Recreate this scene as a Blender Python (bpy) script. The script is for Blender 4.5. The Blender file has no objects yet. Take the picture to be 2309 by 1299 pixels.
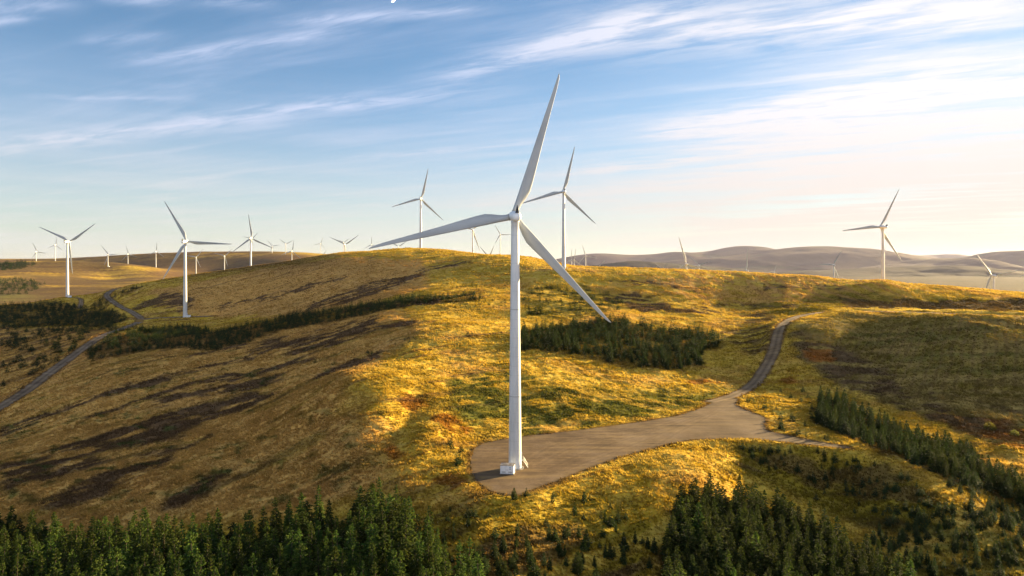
import bpy, bmesh, math, random
import numpy as np
from mathutils import Vector, Matrix, Euler

random.seed(7)
rng = np.random.default_rng(7)
R = math.radians
scene = bpy.context.scene
col = scene.collection

# ---------------------------------------------------------------- view numbers (metres, camera at the origin looking along +Y)
F, CX, YH = 1539.0, 1154.5, 605.0
SUN_AZ, SUN_EL = R(58), R(9.5)
SUN_DIR = Vector((math.sin(SUN_AZ) * math.cos(SUN_EL), math.cos(SUN_AZ) * math.cos(SUN_EL), math.sin(SUN_EL)))


def wx(px, Y):
    return (px - CX) / F * Y


def wz(py, Y):
    return -(py - YH) / F * Y


# ---------------------------------------------------------------- small helpers
def tag(o, label=None, cat=None, group=None, kind=None):
    if label: o['label'] = label
    if cat: o['category'] = cat
    if group: o['group'] = group
    if kind: o['kind'] = kind
    return o


def link(name, me, mat=None, parent=None):
    o = bpy.data.objects.new(name, me)
    col.objects.link(o)
    if mat and me: me.materials.append(mat)
    if parent: o.parent = parent
    return o


def bm_obj(name, bm, mat, parent=None, smooth=False):
    me = bpy.data.meshes.new(name)
    bm.normal_update()
    bm.to_mesh(me); bm.free()
    if smooth: me.polygons.foreach_set('use_smooth', [True] * len(me.polygons))
    return link(name, me, mat, parent)


def np_mesh(name, verts, faces, colors=None, smooth=False):
    """verts (n,3), faces (m,k) with k 3 or 4, colors per vertex (n,3)"""
    verts = np.asarray(verts, np.float32); faces = np.asarray(faces, np.int32)
    me = bpy.data.meshes.new(name)
    n, (m, k) = len(verts), faces.shape
    me.vertices.add(n); me.vertices.foreach_set('co', verts.ravel())
    me.loops.add(m * k); me.loops.foreach_set('vertex_index', faces.ravel())
    me.polygons.add(m)
    me.polygons.foreach_set('loop_start', np.arange(0, m * k, k, dtype=np.int32))
    me.polygons.foreach_set('loop_total', np.full(m, k, np.int32))
    if smooth: me.polygons.foreach_set('use_smooth', np.ones(m, bool))
    if colors is not None:
        a = me.color_attributes.new('albedo', 'FLOAT_COLOR', 'POINT')
        c = np.ones((n, 4), np.float32); c[:, :3] = colors
        a.data.foreach_set('color', c.ravel())
    me.update(calc_edges=True)
    return me


def add_box(bm, cx, cy, cz, sx, sy, sz, rot=None):
    m = Matrix.Translation((cx, cy, cz))
    if rot is not None: m = m @ rot
    return bmesh.ops.create_cube(bm, size=1, matrix=m @ Matrix.Diagonal((sx, sy, sz, 1)))


def add_tube(bm, p0, p1, r0, r1=None, seg=8):
    p0, p1 = Vector(p0), Vector(p1); d = p1 - p0
    r1 = r0 if r1 is None else r1
    m = Matrix.Translation((p0 + p1) / 2) @ d.to_track_quat('Z', 'Y').to_matrix().to_4x4()
    bmesh.ops.create_cone(bm, cap_ends=True, segments=seg, radius1=r0, radius2=r1, depth=d.length, matrix=m)


def add_lathe(bm, prof, seg=32, M=Matrix()):
    """prof: list of (radius, height) round local Z"""
    rings = []
    for r, z in prof:
        if r < 1e-4:
            rings.append([bm.verts.new(M @ Vector((0, 0, z)))]); continue
        rings.append([bm.verts.new(M @ Vector((r * math.cos(2 * math.pi * i / seg), r * math.sin(2 * math.pi * i / seg), z))) for i in range(seg)])
    for a, b in zip(rings, rings[1:]):
        for i in range(seg):
            j = (i + 1) % seg
            if len(a) == 1 and len(b) == 1: continue
            if len(a) == 1: bm.faces.new((a[0], b[j], b[i]))
            elif len(b) == 1: bm.faces.new((a[i], a[j], b[0]))
            else: bm.faces.new((a[i], a[j], b[j], b[i]))
    bmesh.ops.recalc_face_normals(bm, faces=bm.faces)


# ---------------------------------------------------------------- numpy noise
def _hash(ix, iy, s):
    h = (ix.astype(np.int64) * 374761393 + iy.astype(np.int64) * 668265263 + s * 1442695041) & 0x7fffffff
    h = ((h ^ (h >> 13)) * 1274126177) & 0x7fffffff
    h = h ^ (h >> 16)
    return (h & 0xffff).astype(np.float32) / 65535.0


def vnoise(x, y, s=0):
    ix, iy = np.floor(x), np.floor(y)
    fx, fy = (x - ix).astype(np.float32), (y - iy).astype(np.float32)
    fx = fx * fx * fx * (fx * (fx * 6 - 15) + 10); fy = fy * fy * fy * (fy * (fy * 6 - 15) + 10)
    ix = ix.astype(np.int64); iy = iy.astype(np.int64)
    a = _hash(ix, iy, s); b = _hash(ix + 1, iy, s); c = _hash(ix, iy + 1, s); d = _hash(ix + 1, iy + 1, s)
    return (a + (b - a) * fx) * (1 - fy) + (c + (d - c) * fx) * fy


def fbm(x, y, octs=4, s=0, gain=0.5):
    t = 0; a = 1.0; n = 0
    for o in range(octs):
        c_, s_ = math.cos(0.5 + o), math.sin(0.5 + o)
        t = t + a * vnoise((x * c_ - y * s_) * 2 ** o + 17.3 * o, (x * s_ + y * c_) * 2 ** o - 9.1 * o, s + o); n += a; a *= gain
    return t / n * 2 - 1


def sstep(a, b, x):
    t = np.clip((x - a) / (b - a), 0, 1)
    return t * t * (3 - 2 * t)


# ---------------------------------------------------------------- the lie of the land: surveyed heights (bearing, distance, height)
PADZ = -62.3
CP = []
def Z(*pts):
    for px, Y, z in pts: CP.append((px, Y, z))
# near edge, below the picture
Z((-700,115,-78),(-300,118,-74),(300,118,-70),(800,118,-68),(1150,118,-68),(1500,118,-71),(2000,118,-74),(2600,118,-77),(3000,118,-78))
Z((-700,80,-78),(300,80,-72),(1150,80,-70),(2000,80,-75),(3000,80,-78))
# foreground
Z((-400,165,-80),(0,165,-79),(300,170,-76.5),(600,172,-73.5),(850,178,-67.5),(1000,170,-66.5),(1150,150,-67),(1150,170,-65.2),(1400,160,-69),
  (1600,165,-71.5),(1800,165,-74),(2000,170,-74.5),(2309,165,-75),(2500,170,-76),(3000,170,-78))
Z((-400,215,-86),(0,215,-83.5),(300,205,-78),(600,200,-72),(850,205,-66),(950,200,-64.8),(1250,180,-65.5),(1350,185,-66))
# heap below the pad, gully, spur nose
Z((1450,212,-61.8),(1400,197,-63.8),(1550,222,-61.2),(1600,205,-64),(1650,196,-67.5))
Z((1700,218,-70),(1800,206,-71.5),(1950,190,-73),(2050,178,-74),(1850,226,-69.5),(1950,213,-70))
Z((1920,237,-62.0),(2000,229,-62.6),(2080,220,-64.2),(2160,209,-66.6),(2200,201,-68.5),(2260,190,-71.5))
Z((2000,262,-66.5),(2150,245,-69),(2309,225,-70.8),(2250,213,-71.5),(2500,215,-73),(3000,220,-75))
Z((1850,300,-63.5),(1950,290,-65),(2100,275,-66.5),(2309,260,-67),(2500,255,-67),(1760,302,-62),(1800,340,-60.5))
# the bank on the right
Z((1900,330,-59.5),(1900,380,-52),(2100,330,-56),(2309,310,-57),(2100,380,-46.5),(2309,350,-47),(1950,430,-42),(2100,430,-36),(2309,400,-36),
  (2309,440,-30),(2200,450,-29.3),(2050,470,-29),(1940,505,-30),(1880,520,-32),(1820,520,-35.5),(2500,430,-29),(2500,300,-57),(3000,420,-28),(3000,300,-56))
Z((1950,557,-34),(2100,560,-33.5),(2309,560,-34),(1950,590,-27),(2100,588,-25.8),(2309,585,-27.2),(1850,560,-31),(1850,620,-25),(2500,560,-34.5),(2500,590,-28))
# right crest and what lies behind it
Z((1990,650,-12.4),(2150,650,-17),(2309,650,-24),(2500,650,-32),(3000,650,-45),(1850,680,-9),(1700,700,-6),(1540,700,-3),(1400,720,.5),(1270,750,1.5),(1270,685,-2.2),
  (1170,830,15),(1100,900,18.5))
Z((1990,755,-32),(1990,900,-60),(2240,1140,-90),(2500,900,-85),(1700,900,-30),(1700,1200,-60),(1400,900,-18),(1400,1300,-60),(1270,1000,-8),(1100,1100,8),
  (1080,1416,2.5),(1548,1120,-68),(1684,1440,-83),(1880,1970,-70),(1320,2620,-35),(1128,2830,40),(777,1860,-13),(948,1400,0),(640,1500,-30),(500,1600,-40),(2300,2000,-100),(3000,1500,-110))
# middle, right of the spine
Z((1200,330,-53),(1400,330,-58.5),(1600,370,-58.5),(1680,372,-60),(1180,400,-45.5),(1400,400,-50),(1590,430,-51.7),(1180,500,-36),(1400,510,-37),(1620,500,-44),
  (1720,432,-48),(1680,480,-46),(1690,600,-33),(1400,600,-28),(1180,620,-20),(1700,560,-37),(1800,600,-28),(1550,580,-31),(1550,640,-17),(1750,640,-18),(1300,620,-21))
# the spine
Z((1000,800,2.6),(1000,620,-18),(960,430,-37.7),(800,300,-51.6),(870,235,-60),(1000,280,-56),(1100,300,-56),(1000,350,-48),(960,246,-58.5),
  (948,1047,29),(850,1040,27),(770,1030,23),(1050,960,22.5),(1000,1000,27))
# left face
Z((600,340,-65),(600,520,-49),(600,800,-23),(417,700,-51),(420,950,-12),(565,1000,2.6),(300,900,-23),(270,950,-28),(152,951,-41),(240,880,-36),(230,560,-56.5),
  (320,700,-52),(100,460,-73),(0,400,-82),(-200,400,-90),(200,300,-77),(0,260,-80.5),(300,350,-71),(450,420,-62),(450,250,-72),(700,260,-64),(750,400,-52),(800,600,-32),(800,800,-6),
  (0,600,-71),(100,800,-57),(0,900,-50),(-200,900,-57),(-700,400,-100),(-700,900,-75),(-300,600,-85))
# far left
Z((0,1150,-74),(0,1250,-65),(150,1250,-66),(270,1250,-60),(400,1300,-45),(50,1600,-58),(50,2100,-38),(50,2400,-20),(100,2650,5),(70,2900,30),(160,2900,32),(242,2900,27),(294,2900,17),
  (346,2900,3),(400,2900,-22),(243,2625,-27),(350,2300,-42),(400,2500,-50),(450,2700,-55),(0,2900,26),(-400,2900,20),(-400,1600,-60),
  (150,3400,-30),(300,3400,-20),(350,3350,-2),(450,3300,-22),(506,2950,-26),(441,2880,-34),(648,3400,35),(720,3400,28),(560,3400,5))
Z((0,5000,65),(100,4800,69),(250,4600,84),(350,4500,97),(440,4500,109),(500,4500,110),(600,4500,112),(660,4500,108),(720,4500,94),(800,4500,80),(950,4500,70),(-400,5000,55),(1150,4500,40),
  (0,7000,-60),(500,7000,-60),(1000,7000,-60),(-500,7000,-60))
Z((1500,4000,-95),(2000,4000,-100),(2600,4000,-110),(1400,7000,-100),(2000,7000,-100),(2600,7000,-100),(3100,3000,-110))
for _px in range(-700, 3101, 475): Z((_px, 12000, -90), (_px, 24000, -120), (_px, 44000, -150))

PAD = [(1058,1040),(1061,1068),(1076,1087),(1103,1106),(1138,1115),(1174,1117),(1212,1101),(1262,1084),(1330,1056),(1400,1031),(1480,1008),(1560,991),(1690,988),(1800,1000),(1900,1011),(1925,1012),
       (1915,1005),(1840,994),(1765,978),(1738,972),(1727,960),(1731,943),(1700,930),(1664,913),(1668,899),(1642,894),(1602,909),(1575,922),(1520,938),(1440,951),(1300,970),(1190,982),(1130,990),(1085,1000),(1066,1012)]
PADXY = np.array([(wx(px, PADZ * -F / (py - YH)), PADZ * -F / (py - YH)) for px, py in PAD])

def catmull(pts, step):
    pts = np.array(pts, float); P = np.vstack([2 * pts[0] - pts[1], pts, 2 * pts[-1] - pts[-2]])
    out = []
    for i in range(1, len(P) - 2):
        n = max(2, int(np.linalg.norm(P[i + 1] - P[i]) / step))
        for t in np.arange(n) / n:
            a, b, c, d = P[i - 1], P[i], P[i + 1], P[i + 2]
            out.append(.5 * (2 * b + (c - a) * t + (2 * a - 5 * b + 4 * c - d) * t * t + (3 * b - a - 3 * c + d) * t ** 3))
    out.append(pts[-1]); return np.array(out)

def road_line(pts, step=3.0):
    return catmull([(wx(px, Y), Y, wz(py, Y)) for px, Y, py in pts], step)

ROADS = [  # name, label-free structure, half width, line
    ('gravel_road', 3.3, road_line([(1600,318,906.5),(1650,332,893),(1697,357,868),(1725,385,830),(1745,410,790),(1757,440,745),(1775,470,725),(1812,503,711),(1870,520,702.5),(1925,505,701),(1990,488,702),(2060,468,704),(2150,450,707),(2240,436,710.5),(2345,425,715)])),
    ('valley_road', 3.7, road_line([(-160,345,1010),(-60,380,950),(0,402,918),(60,430,880),(110,462,842),(165,505,802),(230,562,758),(285,640,738),(318,700,722),(300,745,705),(270,800,690),(245,865,672),(243,910,662),(262,950,652),(300,1000,645),(340,1080,641)])),
    ('turbine_track', 9.0, road_line([(322,700,720),(355,705,717),(392,708,715.5),(440,712,714),(470,715,713)])),
    ('forest_track', 2.6, road_line([(178,870,697),(182,905,688),(183,940,676),(172,955,671),(150,955,671)])),
]

def to_uv(px, Y): return np.stack([np.asarray(px) / 300.0, np.log(np.asarray(Y)) * 3.2], -1)

cp = list(CP)
for (px, py) in PAD:
    Y = PADZ * -F / (py - YH); cp.append((px, Y, PADZ))
for _, _, L in ROADS:
    for p in L[::9]: cp.append((CX + p[0] / p[1] * F, p[1], p[2]))
cp = np.array(cp)
UV = to_uv(cp[:, 0], cp[:, 1])
def phi(r2): return 0.5 * r2 * np.log(r2 + 1e-9)
n = len(cp)
K = phi(((UV[:, None] - UV[None]) ** 2).sum(-1)) + np.eye(n) * 0.004
Pm = np.hstack([np.ones((n, 1)), UV])
A = np.zeros((n + 3, n + 3)); A[:n, :n] = K; A[:n, n:] = Pm; A[n:, :n] = Pm.T
W = np.linalg.solve(A, np.concatenate([cp[:, 2], np.zeros(3)]))

# coarse evaluation then bicubic-ish interpolation to the fine grid
def rbf(px, Y):
    q = to_uv(px, Y); sh = q.shape[:-1]; q = q.reshape(-1, 2); out = np.empty(len(q))
    for i in range(0, len(q), 4000):
        d = phi(((q[i:i + 4000, None] - UV[None]) ** 2).sum(-1))
        out[i:i + 4000] = d @ W[:n] + W[n] + q[i:i + 4000] @ W[n + 1:]
    return out.reshape(sh)

Y0, Y1, NY = 78.0, 44000.0, 1180
inner = np.linspace(-60, 2370, 1216)
PXC = np.concatenate([np.linspace(-760, -60, 60)[:-1], inner, np.linspace(2370, 3060, 60)[1:]])
# rows: dense between 140 and 1100 m
_l = [np.exp(np.linspace(math.log(78), math.log(140), 60))[:-1], np.exp(np.linspace(math.log(140), math.log(1100), 800))[:-1], np.exp(np.linspace(math.log(1100), math.log(6000), 330))[:-1], np.exp(np.linspace(math.log(6000), math.log(44000), 50))]
YR = np.concatenate(_l)
NX, NY = len(PXC), len(YR)
cPX = np.linspace(-760, 3060, 191); cLY = np.linspace(math.log(78), math.log(44000), 330)
CG = rbf(*np.meshgrid(cPX, np.exp(cLY)))
def interp_axis(G, c, f, ax):
    i = np.clip(np.searchsorted(c, f) - 1, 1, len(c) - 3); t = (f - c[i]) / (c[i + 1] - c[i])
    g = lambda k: np.take(G, i + k, axis=ax)
    t = t[:, None] if ax == 0 else t[None]
    a, b, c_, d = g(-1), g(0), g(1), g(2)
    return .5 * (2 * b + (c_ - a) * t + (2 * a - 5 * b + 4 * c_ - d) * t * t + (3 * b - a - 3 * c_ + d) * t ** 3)
HZ = interp_axis(interp_axis(CG, cPX, PXC, 1), cLY, np.log(YR), 0)
GX = (PXC[None] - CX) / F * YR[:, None]; GY = np.repeat(YR[:, None], NX, 1)

# knoll and gully on the flank above the pad
for bx, by, rx, ry, dz in ((-54, 258, 11, 34, 1.4), (-39, 262, 8, 32, -2.2), (-29, 243, 7, 22, 1.6), (-80, 300, 26, 36, 3.0), (20, 560, 60, 40, 3)):
    HZ = HZ + dz * np.exp(-((GX - bx) / rx) ** 2 - ((GY - by) / ry) ** 2)
# natural roughness
near = 1 - sstep(900, 2500, GY)
HZ = HZ + near * (1.7 * fbm(GX / 60, GY / 60, 3, 1) * sstep(150, 300, GY) + 0.8 * fbm(GX / 13, GY / 13, 3, 5) + .30 * fbm(GX / 5.5, GY / 5.5, 2, 6) * (1 - sstep(500, 900, GY)))
HZ = HZ + sstep(900, 2500, GY) * 5.0 * fbm(GX / 320, GY / 320, 5, 9) * (1 - .5 * sstep(6000, 9000, GY))
LF = (1 - sstep(-.02, .06, (GX + .16 * GY - 62) / 500)) * near                    # left flank: everything drains along one direction
def along(dx, dy, L_, W_, seed, octs=4): return fbm((GX * dx + GY * dy) / L_ + .5 * fbm(GX / 60, GY / 60, 2, seed + 5), (-GX * dy + GY * dx) / W_ + .9 * fbm(GX / 45, GY / 45, 3, seed + 9), octs, seed)
STL = along(.76, .65, 42, 5.0, 700); STR = along(.93, -.36, 38, 6.0, 720)
STK = np.where(LF > .5, STL, STR)
HZ = HZ + near * sstep(140, 220, GY) * (LF * .55 * STL + (1 - LF) * .35 * STR)
TUS = fbm(GX / 2.6, GY / 2.6, 2, 20)
HZ = HZ + (1 - sstep(350, 700, GY)) * 0.30 * TUS

def poly_sd(X, Y, P):
    """signed distance (negative inside) from points to polygon"""
    d2 = np.full(X.shape, 1e18); ins = np.zeros(X.shape, bool); m = len(P)
    for i in range(m):
        ax, ay = P[i]; bx, by = P[(i + 1) % m]; ex, ey = bx - ax, by - ay
        t = np.clip(((X - ax) * ex + (Y - ay) * ey) / (ex * ex + ey * ey + 1e-12), 0, 1)
        d2 = np.minimum(d2, (X - ax - t * ex) ** 2 + (Y - ay - t * ey) ** 2)
        if ay != by:
            c = ((ay > Y) != (by > Y)) & (X < (bx - ax) * (Y - ay) / (by - ay) + ax); ins ^= c
    d = np.sqrt(d2); return np.where(ins, -d, d)

def line_near(X, Y, L):
    """distance to polyline and its height there"""
    best = np.full(X.shape, 1e18); zz = np.zeros(X.shape)
    for a, b in zip(L[:-1], L[1:]):
        e = b[:2] - a[:2]
        t = np.clip(((X - a[0]) * e[0] + (Y - a[1]) * e[1]) / (e @ e + 1e-12), 0, 1)
        d = (X - a[0] - t * e[0]) ** 2 + (Y - a[1] - t * e[1]) ** 2
        k = d < best; best[k] = d[k]; zz[k] = (a[2] + t * (b[2] - a[2]))[k]
    return np.sqrt(best), zz

def window(P, mrg):
    lo = P.min(0)[:2] - mrg; hi = P.max(0)[:2] + mrg
    return (GX > lo[0]) & (GX < hi[0]) & (GY > lo[1]) & (GY < hi[1])

GRAVEL = np.full(HZ.shape, 99.0)      # distance from the nearest gravel edge
m = window(PADXY, 14)
sd = poly_sd(GX[m], GY[m], PADXY)
w = 1 - sstep(1.6, 9.0, sd)
HZ[m] = HZ[m] * (1 - w) + (PADZ - .16) * w
GRAVEL[m] = np.minimum(GRAVEL[m], sd)
for nm, hw, L in ROADS:
    m = window(L, 16)
    d, zz = line_near(GX[m], GY[m], L)
    w = 1 - sstep(hw + .4, hw + 7.0, d)
    HZ[m] = HZ[m] * (1 - w) + (zz - .14) * w
    GRAVEL[m] = np.minimum(GRAVEL[m], d - hw)

PYG = YH - HZ / GY * F
CUM = np.minimum.accumulate(PYG, 0)       # skyline so far per bearing

def ground_z(x, y):
    x = np.atleast_1d(np.asarray(x, float)); y = np.atleast_1d(np.asarray(y, float))
    px = CX + x / y * F
    j = np.clip(np.searchsorted(PXC, px) - 1, 0, NX - 2); i = np.clip(np.searchsorted(YR, y) - 1, 0, NY - 2)
    tx = np.clip((px - PXC[j]) / (PXC[j + 1] - PXC[j]), 0, 1); ty = np.clip((y - YR[i]) / (YR[i + 1] - YR[i]), 0, 1)
    return (HZ[i, j] * (1 - tx) + HZ[i, j + 1] * tx) * (1 - ty) + (HZ[i + 1, j] * (1 - tx) + HZ[i + 1, j + 1] * tx) * ty

def gz(x, y): return float(ground_z(x, y)[0])

def hit(px, py):
    """where on the ground a bearing first meets it: returns x, y"""
    j = int(np.clip(np.searchsorted(PXC, px), 0, NX - 1))
    i = int(np.argmax(CUM[:, j] <= py))
    if CUM[i, j] > py: i = int(np.argmin(PYG[:, j]))
    Y = YR[i]
    if i > 0 and PYG[i - 1, j] > py:
        t = (PYG[i - 1, j] - py) / (PYG[i - 1, j] - PYG[i, j] + 1e-9); Y = YR[i - 1] + t * (YR[i] - YR[i - 1])
    return wx(px, Y), Y

def hit_poly(pts):
    """outline on the ground, subdivided so that it follows the relief"""
    out = []
    for (a, b), (c, d) in zip(pts, pts[1:] + pts[:1]):
        k = max(1, int(max(abs(c - a), abs(d - b)) / 25))
        for t in range(k): out.append(hit(a + (c - a) * t / k, b + (d - b) * t / k))
    return np.array(out)

# ---------------------------------------------------------------- what grows where (albedo of the vegetation, with some painted shade)
WXN = GX + 5.0 * fbm(GX / 9, GY / 9, 4, 31) + (GY / 250) * 2 * fbm(GX / 30, GY / 30, 2, 33)
WYN = GY + 9.0 * fbm(GX / 9 + 50, GY / 9, 4, 41) * np.clip(GY / 300, .6, 2.5)
nzA = fbm(GX / 45, GY / 45, 5, 51); nzB = fbm(GX / 7, GY / 7, 4, 61); nzC = fbm(GX / 1.7, GY / 1.7, 2, 71)
GOLD = np.array([.57, .36, .03]); STRAW = np.array([.62, .44, .085]); OLIVE = np.array([.25, .185, .015]); GREEN = np.array([.075, .10, .018])
HEATH = np.array([.115, .066, .034]); BRACK = np.array([.34, .12, .016]); EARTH = np.array([.15, .08, .032]); DRYB = np.array([.64, .35, .10])
def mix(c, k, m):
    m = m[..., None]; c *= 1 - m; c += np.asarray(k) * m
    return c
COL = np.ones(HZ.shape + (3,)) * GOLD
mix(COL, STRAW, np.clip(.35 + .9 * nzB + .4 * nzA, 0, 1) * .75)
mix(COL, OLIVE, np.clip(.9 * fbm(GX / 16, GY / 16, 5, 81) - .16, 0, 1) * .9)
mix(COL, DRYB, np.clip(1.3 * fbm(GX / 26, GY / 20, 5, 91) - .05, 0, 1) * .8)
def band_poly(b): return hit_poly([(x, t) for x, t, _ in b] + [(x, u) for x, _, u in b[::-1]])
def region(P, c, s, soft=3.0, thr=None, seed=0):
    m_ = window(P, 30 + soft * 2)
    d = poly_sd(WXN[m_], WYN[m_], P)
    k = s * (1 - sstep(-soft, soft, d))
    if thr is not None: k = k * sstep(thr - .16, thr + .16, .45 * fbm(GX[m_] / 11, GY[m_] / 11, 5, 200 + seed) + .75 * STK[m_])
    sub = COL[m_]; mix(sub, c, k); COL[m_] = sub

mix(COL, DRYB * np.array([.62, .56, .5]), np.clip(1.7 * STK - .2, 0, 1) * near * .5)
mix(COL, STRAW * 1.1, np.clip(-1.5 * STK - .15, 0, 1) * near * .7)
# broad tracts
LEFTFACE = hit_poly([(0,925),(230,770),(420,735),(600,720),(780,690),(930,640),(985,600),(930,575),(780,575),(560,606),(330,648),(250,690),(150,800),(0,900)])
region(hit_poly([(-50,1290),(-50,930),(230,770),(560,740),(900,700),(960,740),(830,830),(760,900),(850,1000),(920,1100),(700,1150),(300,1200)]), DRYB, .8, 8)
region(hit_poly([(-50,1290),(-50,930),(230,770),(560,740),(900,700),(960,740),(830,830),(760,900),(850,1000),(920,1100),(700,1150),(300,1200)]), OLIVE, .45, 8, .2, 3)
region(hit_poly([(330,660),(560,612),(780,580),(960,590),(970,650),(800,690),(600,715),(420,712)]), DRYB, .85, 8)
region(hit_poly([(0,740),(240,740),(300,760),(150,830),(0,910),(-60,920),(-60,750)]), DRYB, .7, 8)
region(hit_poly([(0,740),(240,740),(300,760),(150,830),(0,910),(-60,920),(-60,750)]), HEATH, .6, 6, .1, 5)
region(hit_poly([(1005,850),(1150,840),(1400,885),(1650,880),(1600,905),(1440,945),(1300,965),(1100,990),(1040,960),(1000,910)]), GREEN, .85, 5, -.12, 1)
region(hit_poly([(1180,650),(1320,640),(1420,690),(1300,720),(1180,715)]), GREEN, .7, 5, .02, 2)
region(hit_poly([(1420,620),(1850,632),(1850,690),(1700,690),(1500,660)]), DRYB, .6, 10, .0, 6)
region(hit_poly([(1690,690),(1900,660),(2309,680),(2400,700),(2309,705),(1900,694),(1780,715)]), OLIVE, .8, 4)
region(hit_poly([(1900,676),(2309,678),(2400,700),(2309,704),(1900,694)]), EARTH * .55, .85, 2)  # dark tone painted in for the shaded slope behind the bank
region(hit_poly([(1790,735),(1900,706),(2309,715),(2420,740),(2420,1060),(2309,1010),(2050,930),(1900,870),(1800,810)]), np.array([.27, .19, .055]), .88, 3)
region(hit_poly([(1790,735),(1900,706),(2309,715),(2420,740),(2420,1060),(2309,1010),(2050,930),(1900,870),(1800,810)]), OLIVE * .8, .55, 3, .0, 9)
region(hit_poly([(1790,740),(1850,770),(1930,800),(2100,880),(2309,930),(2309,1010),(2050,930),(1900,870),(1800,810)]), HEATH, .85, 5, -.1, 7)
region(hit_poly([(1850,730),(2309,730),(2309,870),(2050,830)]), GREEN, .35, 4, .16, 8)
region(hit_poly([(1650,1000),(1900,1018),(2060,1075),(2150,1140),(2100,1200),(1950,1190),(1780,1110),(1650,1080)]), OLIVE, .9, 4)
region(hit_poly([(1650,1000),(1900,1018),(2060,1075),(2150,1140),(2100,1200),(1950,1190),(1780,1110),(1650,1080)]), HEATH, .6, 3, .0, 4)
region(hit_poly([(950,1150),(1150,1125),(1400,1110),(1500,1180),(1480,1340),(950,1340)]), OLIVE, .75, 5, -.1, 12)
region(hit_poly([(1000,1190),(1300,1190),(1450,1250),(1450,1340),(1000,1340)]), EARTH, .7, 5, .0, 13)
region(hit_poly([(1960,1150),(2309,1120),(2400,1340),(1960,1340)]), GREEN, .6, 5, -.05, 14)
region(hit_poly([(2230,940),(2309,965),(2400,1000),(2400,1030),(2309,1020),(2150,960)]), BRACK, .5, 3, .0, 15)
region(hit_poly([(1640,720),(1740,700),(1740,790),(1690,800),(1640,770)]), HEATH, .75, 4, -.02, 16)
STANDS = [
    ([(-140,1205),(60,1225),(150,1250),(330,1250),(560,1245),(640,1220),(720,1185),(830,1170),(920,1188),(970,1250),(1010,1290),(1070,1330),(1130,1470),(-140,1470)], 3.8, 8.5, 13.0, 'lowerleft'),
    ([(1530,1150),(1600,1135),(1670,1138),(1750,1160),(1840,1200),(1930,1255),(2040,1320),(2120,1460),(1440,1460),(1490,1330),(1510,1230)], 3.5, 6.5, 9.8, 'lowerright'),
    ([(1826,948),(1850,905),(1900,905),(1960,940),(2060,985),(2180,1015),(2230,1055),(2320,1112),(2400,1160),(2400,1205),(2320,1155),(2230,1112),(2130,1078),(2050,1045),(1960,1005),(1880,975)], 3.6, 4.8, 7.8, 'belt'),
    ([(1172,800),(1178,745),(1260,738),(1350,722),(1450,732),(1560,747),(1628,756),(1632,785),(1582,797),(1587,826),(1500,836),(1400,826),(1290,800),(1200,788)], 4.3, 3.6, 8.2, 'square', .6, .10),
    ([(190,800),(240,770),(330,745),(420,735),(480,752),(560,732),(680,708),(800,692),(870,680),(960,668),(1080,664),(1085,676),(960,688),(880,698),(780,720),(640,745),(560,772),(480,792),(410,786),(340,790),(260,803),(200,818)], 4.2, 2.8, 6.0, 'midleft', .55, .14),
    ([(-20,692),(60,686),(130,681),(180,692),(260,702),(290,720),(240,742),(180,735),(100,738),(-20,748)], 5.6, 3.0, 6.5, 'knoll', .5, .2),
    ([(-60,597),(60,592),(82,597),(40,608),(-60,612)], 17, 9, 15, 'knoll', .5, .15),
    ([(-60,632),(40,628),(105,640),(60,664),(-60,668)], 15, 5, 10, 'knoll', .7, .45),
    ([(200,690),(240,668),(290,650),(330,648),(250,672),(236,700)], 6, 3.5, 5, 'knoll', .4, .2),
]
for _s in STANDS: region(hit_poly(_s[0]), EARTH * .45, .8 if _s[4] not in ('midleft', 'knoll', 'square') else .55, 2.0)
BANDS = [
    [(0,1050,1085),(100,1022,1062),(200,985,1030),(300,955,1010),(400,925,985),(470,905,950),(560,890,918),(620,878,892)],
    [(0,968,985),(108,928,945),(197,898,910),(287,868,882),(377,845,857),(448,828,838),(560,800,808),(700,765,772)],
    [(172,948,956),(250,920,928),(323,896,905),(430,862,874),(520,845,858),(600,830,842),(700,800,812)],
    [(330,905,925),(400,890,912),(484,872,895),(560,858,880),(640,842,858)],
    [(0,1088,1118),(80,1068,1092),(160,1050,1068),(250,1028,1042)],
    [(83,1135,1155),(150,1100,1150),(230,1070,1130),(300,1050,1085),(360,1035,1060),(390,1020,1040)],
    [(377,1125,1142),(430,1095,1135),(480,1070,1105),(540,1055,1065)],
    [(330,1018,1032),(441,992,1005),(500,972,980)],
    [(690,690,700),(760,665,690),(830,645,668),(900,628,645),(960,612,622)],
    [(560,790,800),(650,765,785),(760,730,755),(850,715,728)],
    [(640,780,800),(740,758,788),(830,735,752),(930,722,732)],
    [(780,700,706),(860,682,694),(930,676,690),(1000,672,684)],
    [(830,636,642),(900,622,628),(960,604,610),(1040,592,596)],
    [(1020,590,592),(1100,592,594.5),(1150,600,602)],
    [(1180,603,605),(1270,611,613),(1330,613,615)],
    [(1370,668,680),(1430,662,690),(1500,675,692)],
    [(1420,690,700),(1520,690,705),(1620,700,708)],
    [(1545,684,687),(1700,690,694),(1850,686,690)],
    [(1380,632,635),(1500,640,646),(1600,650,655)],
    [(1560,622,625),(1750,640,650),(1900,645,652)],
    [(300,690,700),(370,660,690),(440,672,690),(400,705,708)],
    [(640,660,664),(700,640,650),(780,625,632)],
    [(500,690,696),(600,668,676),(700,650,655)],
    [(420,800,806),(540,780,790),(640,760,768)],
    [(700,850,858),(780,820,832),(860,790,800)],
]
for k, b in enumerate(BANDS): region(band_poly(b), HEATH, .92, 3.0, -.20, 20 + k)
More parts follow.
